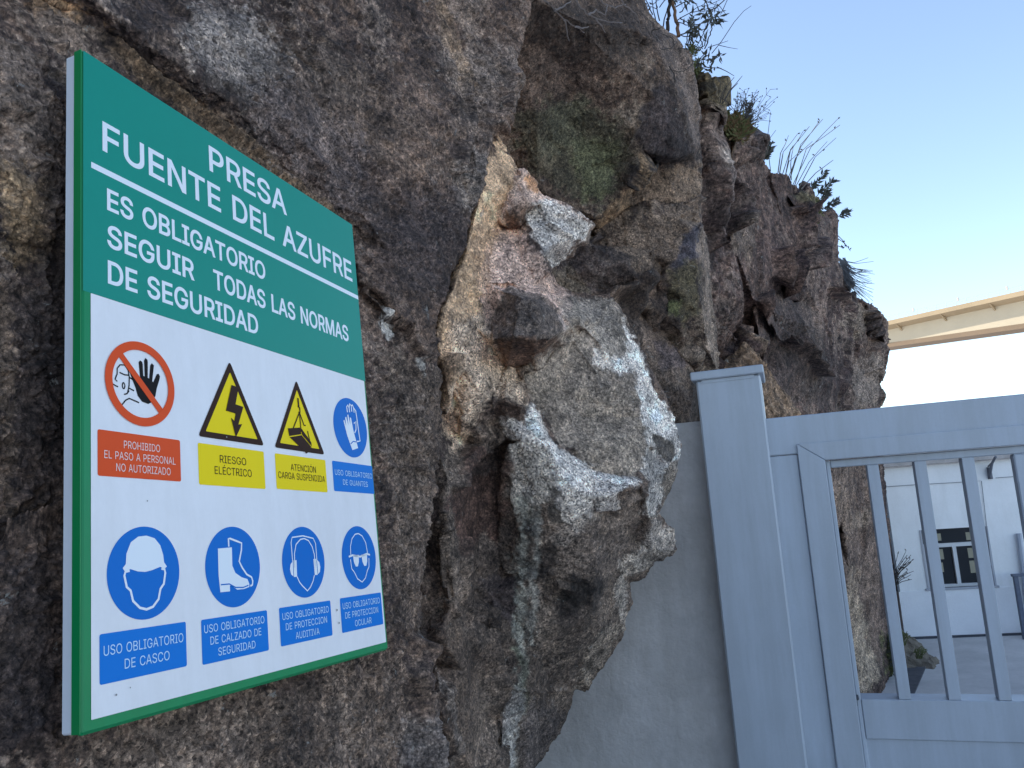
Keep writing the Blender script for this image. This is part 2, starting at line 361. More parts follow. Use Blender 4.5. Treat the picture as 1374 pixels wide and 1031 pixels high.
# ------------------------------------------------------------------ rock shells
COARSE = []      # region hidden behind the sign, kept coarse
def split_edges(V, T, B, thr):
    """V: Nx3 (px,py,depth-space point as camera coords in cols 2..4)"""
    for it in range(14):
        e = np.sort(np.concatenate([T[:, [0, 1]], T[:, [1, 2]], T[:, [2, 0]]]), 1)
        key = e[:, 0] * len(V) + e[:, 1]
        uk, inv = np.unique(key, return_inverse=True)
        a, b = uk // len(V), uk % len(V)
        pa, pb = V[a], V[b]
        L = np.linalg.norm(np.stack([FPX * (pa[:, 0] / pa[:, 2] - pb[:, 0] / pb[:, 2]), FPX * (pa[:, 1] / pa[:, 2] - pb[:, 1] / pb[:, 2]),
                                     FPX * .35 * (pa[:, 2] - pb[:, 2]) / pa[:, 2]], 1), axis=1)
        bb = np.minimum(B[a], B[b])
        mx, my = CX + FPX * (pa[:, 0] + pb[:, 0]) / (pa[:, 2] + pb[:, 2]), CY - FPX * (pa[:, 1] + pb[:, 1]) / (pa[:, 2] + pb[:, 2])
        far = np.maximum(np.maximum(-mx, mx - RW), np.maximum(-my, my - RH)) - 15
        co = 1 + 3.0 * bb + np.clip(far / 25, 0, 6)
        if COARSE:
            co = co + 5 * np.where(inside(mx, my, COARSE), np.clip(dist_poly(mx, my, COARSE, True) / 10, 0, 1), 0)
        mk = L > thr * co
        if not mk.any(): break
        nid = np.full(len(uk), -1); nid[mk] = len(V) + np.arange(mk.sum())
        V = np.concatenate([V, (pa[mk] + pb[mk]) / 2]); B = np.concatenate([B, np.minimum(B[a], B[b])[mk]])
        n = len(T); m = nid[inv].reshape(3, n).T       # mids of edges 01,12,20
        cnt = (m >= 0).sum(1)
        out = [T[cnt == 0]]
        s = cnt == 3
        t, q = T[s], m[s]
        out += [np.stack(x, 1) for x in ((t[:, 0], q[:, 0], q[:, 2]), (q[:, 0], t[:, 1], q[:, 1]), (q[:, 2], q[:, 1], t[:, 2]), (q[:, 0], q[:, 1], q[:, 2]))]
        for r in range(3):
            r1, r2 = (r + 1) % 3, (r + 2) % 3
            s = (cnt == 1) & (m[:, r] >= 0)
            t, q = T[s], m[s]
            out += [np.stack((t[:, r], q[:, r], t[:, r2]), 1), np.stack((q[:, r], t[:, r1], t[:, r2]), 1)]
            s = (cnt == 2) & (m[:, r2] < 0)            # edges r and r1 marked
            t, q = T[s], m[s]
            out += [np.stack((t[:, r], q[:, r], t[:, r2]), 1), np.stack((q[:, r], t[:, r1], q[:, r1]), 1), np.stack((q[:, r], q[:, r1], t[:, r2]), 1)]
        T = np.concatenate(out)
    return V, T, B

def normals(P, T):
    n = np.cross(P[T[:, 1]] - P[T[:, 0]], P[T[:, 2]] - P[T[:, 0]])
    N = np.stack([sum(np.bincount(T[:, k], n[:, c], len(P)) for k in range(3)) for c in range(3)], 1)
    return N / (np.linalg.norm(N, axis=1, keepdims=True) + 1e-12)
def smooth(P, T, it, w=.5):
    e = np.concatenate([T[:, [0, 1]], T[:, [1, 2]], T[:, [2, 0]]]); e = np.concatenate([e, e[:, ::-1]])
    c = np.bincount(e[:, 0], minlength=len(P))[:, None]
    for _ in range(it):
        S = np.stack([np.bincount(e[:, 0], P[e[:, 1], k], len(P)) for k in range(3)], 1) / np.maximum(c, 1)
        P = P * (1 - w) + S * w
    return P

def shell(name, outline, lines, pts, mat_, parent, thr=3.6, K=1.0, cracks=(), zones=(), base=None, amp=None, back=(.25, .9), sm=3, aniso=(1, 1, 1), seed=0, dents=()):
    """One block of rock: control points (pixel x, pixel y, distance) become points in the place; faces are split until
    they are small, broken up by noise, closed at the back and coloured in granite tones with some shade painted in."""
    def D(p): return psign(p[0], p[1], p[2][1]) if isinstance(p[2], tuple) else p[2] * K
    vs_, dd, ed = [], [], []
    n0 = len(outline)
    for p in outline: vs_.append(Vector(p[:2])); dd.append(D(p))
    for L in lines:
        s0 = len(vs_)
        for p in L: vs_.append(Vector(p[:2])); dd.append(D(p))
        ed += [(s0 + i, s0 + i + 1) for i in range(len(L) - 1)]
    for p in pts: vs_.append(Vector(p[:2])); dd.append(D(p))
    cv, ce, cf, ov, oe, of = delaunay_2d_cdt(vs_, ed, [list(range(n0))], 1, 1e-4)
    px = np.array([[v[0], v[1]] for v in cv])
    dz = np.array([dd[o[0]] if len(o) else np.nan for o in ov])
    for i in np.where(np.isnan(dz))[0]:
        nb = [b if a == i else a for a, b in ce if i in (a, b)]
        w = [(1 / (np.linalg.norm(px[k] - px[i]) + 1e-6), dz[k]) for k in nb if not np.isnan(dz[k])]
        dz[i] = sum(a * b for a, b in w) / sum(a for a, b in w) if w else np.nanmean(dz)
    T = np.array([f for f in cf])
    C = np.stack([(px[:, 0] - CX) / FPX * dz, (CY - px[:, 1]) / FPX * dz, dz], 1)
    # make faces look at the camera
    nn = np.cross(C[T[:, 1]] - C[T[:, 0]], C[T[:, 2]] - C[T[:, 0]])
    fl = (nn * C[T[:, 0]]).sum(1) > 0
    T[fl] = T[fl][:, ::-1]
    # close the block behind: two rings further from the camera, drawn inwards
    de = {}
    for t in T:
        for a, b in ((t[0], t[1]), (t[1], t[2]), (t[2], t[0])): de[(a, b)] = 1
    be = [(a, b) for (a, b) in de if (b, a) not in de]
    bv = sorted({a for e in be for a in e})
    nx = {a: b for a, b in be}; pv = {b: a for a, b in be}
    rings = {}
    tst = np.array([px[v] for v in bv]); tt_ = np.array([px[nx[v]] - px[pv[v]] for v in bv]); tt_ = tt_ / (np.linalg.norm(tt_, axis=1, keepdims=True) + 1e-9)
    q_ = tst + np.stack([-tt_[:, 1], tt_[:, 0]], 1) * 1.5
    sgn_in = 1.0 if inside(q_[:, 0], q_[:, 1], [p[:2] for p in outline]).mean() > .5 else -1.0
    V = [c for c in C]; B = [0.0] * len(C)
    for r, (dz_, inn) in enumerate(((back[0], 10.0), (back[1], 45.0))):
        for v in bv:
            t = px[nx[v]] - px[pv[v]]; t = t / (np.linalg.norm(t) + 1e-9)
            nrm = np.array([-t[1], t[0]])
            rings[(v, r)] = len(V)
            q = px[v] + nrm * inn * sgn_in; z = dz[v] + dz_ * max(1, dz[v] / 3)
            V.append(np.array([(q[0] - CX) / FPX * z, (CY - q[1]) / FPX * z, z])); B.append(1.0)
    tt = []
    for a, b in be:
        for r in (0, 1):
            a0, b0 = (a, b) if r == 0 else (rings[(a, 0)], rings[(b, 0)])
            a1, b1 = rings[(a, r)], rings[(b, r)]
            tt += [(b0, a0, a1), (b0, a1, b1)]
    T = np.concatenate([T, np.array(tt)]); V = np.array(V); B = np.array(B)
    V, T, B = split_edges(V, T, B, thr)
    V = smooth(V, T, sm)
    P = c2w(V)
    X, Y = CX + FPX * V[:, 0] / V[:, 2], CY - FPX * V[:, 1] / V[:, 2]
    zz = V[:, 2]
    # cracks and dents carved into the block
    jx = fbm(P, 14 / np.median(zz), 3, .55, seed + 40); jy = fbm(P, 14 / np.median(zz), 3, .55, seed + 50)
    N = normals(P, T)
    XX, YY = X + jx * 6, Y + jy * 6
    for (line, w, dep) in cracks:
        d = dist_poly(XX, YY, line)
        P = P - N * (dep * 1.6 * np.exp(-(d / (w * .8)) ** 2) * (.75 + .5 * jx))[:, None]
    for (poly, fe, dep) in dents:
        d = dist_poly(XX, YY, poly, True) * np.where(inside(XX, YY, poly), 1, -1)
        P = P - N * (dep * np.clip(d / fe + .5, 0, 1))[:, None]
    a = dict(big=.05, mid=.02, small=.008, fine=.004, strata=.006, fs=4.0, ms=11.0, ss=30.0, ns=55.0)
    a.update(amp or {})
    Pn = P * np.array(aniso)
    disp = a['big'] * facets(Pn, a['fs'], seed + 1, 1.2, .5) * a['fs'] + a['mid'] * facets(Pn, a['ms'], seed + 9, 1.2, .45) * a['ms']
    disp = disp + a['small'] * facets(Pn, a['ss'], seed + 19, 1.3, .4) * a['ss']
    f1 = fbm(Pn, a['ns'] * .5, 5, .62, seed + 27)
    disp = disp + a['fine'] * 1.6 * f1 + a['mid'] * .25 * fbm(Pn, a['fs'] * 1.3, 4, .5, seed + 33)
    n6 = fbm(P @ STRATA * np.array([.3, .3, 1.7]), 26 / np.median(zz), 5, .65, seed + 66)
    disp = disp + a['strata'] * n6
    pit = fbm(Pn, a['ns'] * .45, 4, .6, seed + 77, True)
    disp = disp - a['fine'] * 2.6 * np.clip(pit - .12, 0, 1) * np.clip(1.2 + 2.5 * f1, 0, 2)
    if 'mask' in a:                                   # smoother freshly broken faces
        k = np.zeros(len(P))
        for poly, s in a['mask']: k = np.maximum(k, s * np.clip(np.where(inside(XX, YY, poly), dist_poly(XX, YY, poly, True), 0) / 8, 0, 1))
        disp = disp * (1 - k)
    P = P + N * disp[:, None]
    # ---- granite colour
    cd, cb, cg = base or ((.056, .044, .042), (.155, .115, .095), (.22, .185, .165))
    n1 = fbm(P, 3.5 / np.median(zz), 5, .6, seed + 60)[:, None]; n2 = fbm(P, 16 / np.median(zz), 4, .65, seed + 70)[:, None]; n3 = fbm(P * np.array([1, 1, .6]), 7 / np.median(zz), 4, .6, seed + 80)[:, None]
    n5 = fbm(P, 110 / np.median(zz), 3, .8, seed + 95)
    ck = np.clip((n1 * 1.2 + n2 * .7 + n5[:, None] * .9) * 1.9 + .5, 0, 1)
    colr = np.array(cd) * (1 - ck) + np.array(cb) * ck
    ck = np.clip((n3 * 1.2 + n2 * .8 + n5[:, None] * 1.1 - .14) * 3.5, 0, 1)
    colr = colr * (1 - ck * .7) + np.array(cg) * ck * .7
    spk = np.full((len(P), 1), .45) + n2 * .25
    wx, wy = X + jx * 9 + n2[:, 0] * 8, Y + jy * 9 + n3[:, 0] * 5
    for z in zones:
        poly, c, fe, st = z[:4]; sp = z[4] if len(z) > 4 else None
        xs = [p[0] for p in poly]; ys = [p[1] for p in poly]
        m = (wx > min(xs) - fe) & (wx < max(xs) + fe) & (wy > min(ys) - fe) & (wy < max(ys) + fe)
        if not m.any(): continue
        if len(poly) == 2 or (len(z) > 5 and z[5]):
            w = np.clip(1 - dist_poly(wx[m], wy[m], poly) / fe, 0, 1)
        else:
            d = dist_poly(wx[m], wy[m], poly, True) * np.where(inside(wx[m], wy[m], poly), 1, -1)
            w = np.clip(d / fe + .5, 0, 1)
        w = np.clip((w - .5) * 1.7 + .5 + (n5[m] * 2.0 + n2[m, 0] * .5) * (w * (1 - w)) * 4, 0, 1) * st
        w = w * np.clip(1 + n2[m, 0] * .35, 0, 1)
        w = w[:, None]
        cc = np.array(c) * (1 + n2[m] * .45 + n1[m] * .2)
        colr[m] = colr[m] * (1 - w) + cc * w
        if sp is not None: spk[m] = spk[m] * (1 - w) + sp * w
    n4 = fbm(P, 45 / np.median(zz), 4, .7, seed + 90)[:, None]
    colr = colr * np.array([1.13, 1.0, .90]) * np.clip(1 + n4 * .5 + n6[:, None] * .55, .35, 1.9)
    colr = np.clip(colr, .01, .8)
    me = bpy.data.meshes.new(name)
    me.vertices.add(len(P)); me.vertices.foreach_set('co', P.astype(np.float32).ravel())
    me.loops.add(len(T) * 3); me.loops.foreach_set('vertex_index', T.astype(np.int32).ravel())
    me.polygons.add(len(T)); me.polygons.foreach_set('loop_start', np.arange(0, len(T) * 3, 3, dtype=np.int32))
    me.polygons.foreach_set('use_smooth', np.ones(len(T), bool))
    me.update(calc_edges=True)
    at_ = me.color_attributes.new('mineral_shade', 'FLOAT_COLOR', 'POINT')
    at_.data.foreach_set('color', np.concatenate([colr, np.clip(spk, 0, 1)], 1).astype(np.float32).ravel())
    me.materials.append(mat_)
    o = link(bpy.data.objects.new(name, me), parent)
    print(name, len(P), len(T))
    return o

_st = Matrix.Rotation(math.radians(24), 3, 'Y') @ Matrix.Rotation(math.radians(14), 3, 'X')
STRATA = np.array(_st)
def rock_material(name, gs=260.0, bstr=.55, bd=.004):
    m = mat(name, (.1, .08, .07), .88, .3)
    L = m.node_tree.links
    a = nd(m, 'ShaderNodeAttribute', attribute_name='mineral_shade')
    v = coord(m)
    vo = nd(m, 'ShaderNodeTexVoronoi', feature='F1', Scale=gs)
    L.new(v, vo.inputs['Vector'])
    sep = nd(m, 'ShaderNodeSeparateColor'); L.new(vo.outputs['Color'], sep.inputs[0])
    grain = ramp(m, sep.outputs[0], [(.12, (.22, .21, .21)), (.3, (.75, .74, .73)), (.7, (1.05, 1.04, 1.02)), (.9, (1.7, 1.68, 1.62))])
    c = mixc(m, 1.0, a.outputs['Color'], mixc(m, a.outputs['Alpha'], (1, 1, 1), grain), 'MULTIPLY')
    n0 = noise(m, v, gs * .42, 5, .85)
    bw = nd(m, 'ShaderNodeRGBToBW'); L.new(a.outputs['Color'], bw.inputs[0])
    c = mixc(m, ramp(m, bw.outputs[0], [(.12, (1,) * 3), (.5, (.38,) * 3)]), c, ramp(m, n0, [(.38, (.22,) * 3), (.46, (.8,) * 3), (.55, (1.1,) * 3), (.63, (2.3, 2.25, 2.15))]), 'MULTIPLY')
    n1 = noise(m, v, gs * .13, 6, .75)
    c = mixc(m, 1.0, c, ramp(m, n1, [(.38, (.62,) * 3), (.48, (1.0,) * 3), (.62, (1.4, 1.36, 1.3))]), 'MULTIPLY')
    n2 = noise(m, v, gs * .035, 5, .7)
    c = mixc(m, 1.0, c, ramp(m, n2, [(.34, (.78, .78, .8)), (.64, (1.2, 1.18, 1.15))]), 'MULTIPLY')
    li = noise(m, v, gs * .09, 6, .8, .4)
    c = mixc(m, ramp(m, li, [(.64, (0,) * 3), (.66, (.6,) * 3)]), c, (.30, .285, .26))
    setin(m, 'Base Color', c)
    b1 = bump(m, n2, bstr * .6, bd * 4)
    b2 = bump(m, n0, bstr, bd * .5, bump(m, n1, bstr, bd, b1))
    b3 = bump(m, vo.outputs['Distance'], bstr * .5, bd * .25, b2)
    setin(m, 'Normal', b3)
    return m
M['rock_near'] = rock_material('granite_near', 240.0, .8, .005)
M['rock_mid'] = rock_material('granite_mid', 240.0, .75, .005)
M['rock_far'] = rock_material('granite_far', 80.0, .8, .02)
# ------------------------------------------------------------------ the cliff
cliff = empty('cliff', (-0.5, 2.0, 0), 'dark weathered granite cliff with fresh broken faces behind the safety sign', None, None, 'structure')
P_ = lambda o: ('p', o)
GRAY, PALE, ORG, PINK = (.30, .29, .275), (.72, .715, .71), (.62, .45, .30), (.52, .40, .355)
DK, VDK, BRN, GRN, WHT, PUR = (.075, .062, .056), (.025, .022, .022), (.125, .082, .062), (.085, .095, .06), (.45, .46, .46), (.055, .047, .052)
OCH = (.30, .20, .115)

COARSE = [(130, 110), (465, 325), (500, 850), (130, 940)]
# near slab that carries the sign
shell('rock_slab',
  outline=[(-260, -260, P_(.09)), (0, -260, P_(.07)), (250, -260, 1.55), (520, -260, 1.95), (730, -200, 2.2), (722, -40, 2.15), (716, 0, 2.1), (704, 50, 2.05), (691, 89, 2.0), (687, 128, 1.97), (670, 160, 1.92),
           (658, 190, 1.88), (648, 235, 1.83), (636, 280, 1.79), (622, 330, 1.74), (604, 375, 1.68), (588, 410, 1.62), (580, 440, 1.60), (583, 470, 1.585), (587, 510, 1.565), (586, 560, 1.55), (583, 600, 1.53),
           (577, 660, 1.49), (572, 720, 1.46), (566, 780, 1.43), (556, 840, 1.40), (548, 890, 1.38), (552, 930, 1.37), (562, 975, 1.36), (572, 1031, 1.35), (590, 1250, 1.33), (300, 1250, P_(.08)), (-260, 1250, P_(.09))],
  lines=[[(-100, -60, P_(.09)), (30, -25, P_(.085)), (110, 22, P_(.085)), (170, 75, P_(.085)), (240, 125, P_(.085)), (330, 190, P_(.09)), (420, 262, P_(.095)), (472, 316, P_(.09))],
         [(-60, -120, P_(.05)), (60, -50, P_(.04)), (140, 10, P_(.04)), (205, 62, P_(.045)), (275, 112, P_(.05)), (360, 172, P_(.055)), (440, 235, P_(.07)), (485, 285, 1.50)],
         [(480, 385, 1.455), (508, 402, 1.465), (526, 430, 1.475), (548, 445, 1.49)], [(484, 376, 1.43), (512, 392, 1.44), (532, 420, 1.45), (556, 436, 1.48)],
         [(-40, 700, P_(.10)), (0, 722, P_(.10)), (85, 700, P_(.10))], [(-40, 740, P_(.07)), (0, 745, P_(.07)), (85, 716, P_(.075))],
         [(560, 470, 1.48), (566, 560, 1.46), (560, 680, 1.42), (548, 800, 1.36), (530, 880, 1.30)],
         [(604, 120, 1.80), (622, 165, 1.78), (618, 190, 1.78), (608, 250, 1.73)], [(612, 112, 1.83), (632, 165, 1.86), (632, 195, 1.85), (622, 250, 1.80)]],
  pts=[(200, -60, 1.25), (330, 30, 1.33), (420, 100, 1.45), (520, 60, 1.68), (600, 20, 1.86), (560, 200, 1.63), (525, 340, 1.50), (490, 200, 1.56), (650, 60, 1.93), (600, 300, 1.70), (560, 400, 1.52),
       (530, 500, 1.43), (530, 620, 1.40), (525, 760, 1.345), (528, 950, 1.29), (450, 1000, P_(.075)), (300, 1000, P_(.07)), (120, 1040, P_(.08)), (40, 850, P_(.075)), (40, 500, P_(.09)), (60, 300, P_(.07)), (20, 180, P_(.06)), (60, 90, P_(.07))],
  mat_=M['rock_near'], parent=cliff, thr=3.4, K=1.12, seed=3, sm=2, back=(.2, .8),
  amp=dict(big=.013, mid=.007, small=.005, fine=.0042, fs=3.5, ms=10.0, ss=34.0, ns=60.0),
  cracks=[([(484, 388), (508, 403), (526, 431), (548, 447), (562, 480)], 4, .02), ([(60, -10), (110, 28), (170, 80), (240, 130), (330, 196), (420, 268), (478, 322)], 7, .012),
          ([(0, 733), (45, 722), (88, 708)], 4, .03), ([(0, 150), (14, 156), (40, 152)], 3, .01), ([(629, 128), (626, 168), (618, 200), (612, 230)], 4, .02),
          ([(690, 90), (676, 130), (666, 170)], 6, .03), ([(330, 140), (395, 190), (450, 240)], 3, .008), ([(575, 650), (568, 720)], 3, .01), ([(553, 860), (545, 905), (556, 960), (570, 1031)], 7, .035)],
  zones=[([(40, -30), (130, 20), (150, 38), (110, 32), (30, 10)], OCH, 22, .6, .6), ([(120, 20), (170, 55), (240, 112), (330, 182), (420, 255), (470, 300), (470, 322), (380, 262), (300, 205), (220, 140), (150, 85)], (.20, .145, .095), 26, .7, .6),
         ([(215, 30), (330, 20), (480, 80), (560, 160), (520, 230), (420, 200), (300, 140)], (.13, .105, .09), 60, .5, .6),
         ([(265, 0), (330, 10), (370, 60), (375, 110), (335, 130), (270, 95), (250, 50)], (.26, .25, .25), 50, .65, .9),
         ([(330, 90), (480, 180), (520, 300), (450, 280), (340, 200)], (.10, .09, .098), 40, .55, .8),
         ([(560, 60), (700, 60), (660, 190), (640, 260), (610, 250), (600, 140)], (.14, .125, .12), 50, .45, .9),
         ([(615, 205), (650, 205), (640, 290), (612, 270)], (.27, .25, .24), 20, .6, .8),
         ([(500, 250), (620, 250), (620, 330), (590, 400), (520, 380)], (.062, .052, .055), 50, .7, .6),
         ([(512, 410), (528, 420), (530, 455), (522, 462), (510, 435)], WHT, 8, .95, .4), ([(552, 482), (560, 484), (566, 508), (561, 510)], WHT, 6, .9, .4),
         ([(0, 220), (60, 240), (75, 340), (20, 360), (0, 300)], (.26, .19, .115), 40, .65, .7), ([(55, 150), (95, 200), (90, 520), (60, 560), (50, 420), (70, 300)], (.045, .04, .042), 40, .65, .3),  # dark strip by the sign's edge: shade painted into the rock
         ([(0, 380), (90, 420), (90, 690), (0, 720)], (.05, .043, .045), 50, .7, .5), ([(0, 380), (25, 400), (18, 700), (0, 720)], (.16, .125, .10), 16, .6, .7),
         ([(0, 750), (80, 730), (80, 980), (0, 1000)], (.04, .037, .042), 40, .7, .4), ([(100, 1000), (300, 940), (480, 890), (550, 880), (540, 1050), (100, 1060)], (.155, .125, .105), 50, .55, .9),
         ([(520, 480), (590, 500), (580, 700), (560, 850), (520, 840)], (.12, .10, .085), 40, .5, .8), ([(535, 960), (600, 980), (600, 1040), (540, 1040)], (.25, .24, .245), 22, .5, .8),
         ([(580, -20), (600, 0), (620, 60), (640, 120), (620, 110), (596, 50)], (.24, .18, .13), 12, .6, .6)])

COARSE = []
# the broken outcrop with fresh grey, pink and orange faces
OUT = [(600, 150, 1.98), (667, 184, 1.95), (680, 205, 1.94), (690, 222, 1.94), (697, 233, 1.93), (703, 227, 1.92), (716, 240, 1.92), (730, 262, 1.93), (748, 268, 1.94), (762, 274, 1.95), (778, 286, 1.97), (797, 302, 2.02), (791, 310, 2.02), (790, 326, 2.03),
       (772, 332, 2.02), (768, 342, 2.02), (757, 346, 2.02), (748, 352, 2.02), (740, 366, 2.02), (746, 383, 2.03), (768, 391, 2.03), (793, 398, 2.05), (817, 396, 2.07), (832, 412, 2.08), (842, 434, 2.09), (852, 456, 2.10), (866, 480, 2.11),
       (880, 506, 2.12), (892, 530, 2.13), (903, 555, 2.14), (908, 582, 2.14), (913, 606, 2.15), (909, 622, 2.16), (901, 650, 2.17), (893, 668, 2.17), (884, 686, 2.18), (894, 700, 2.2), (905, 712, 2.22), (906, 738, 2.22), (890, 751, 2.2), (876, 753, 2.18),
       (864, 774, 2.17), (844, 781, 2.15), (848, 810, 2.16), (838, 829, 2.17), (836, 854, 2.18), (820, 876, 2.2), (808, 893, 2.21), (796, 912, 2.22), (790, 926, 2.22), (771, 924, 2.21), (766, 945, 2.23), (758, 966, 2.24), (746, 990, 2.25), (730, 1014, 2.27), (719, 1030, 2.28),
       (690, 1090, 2.3), (640, 1250, 2.3), (520, 1250, 1.6), (520, 1031, 1.6), (530, 880, 1.62), (540, 700, 1.68), (555, 500, 1.70), (575, 380, 1.80), (605, 300, 1.90)]
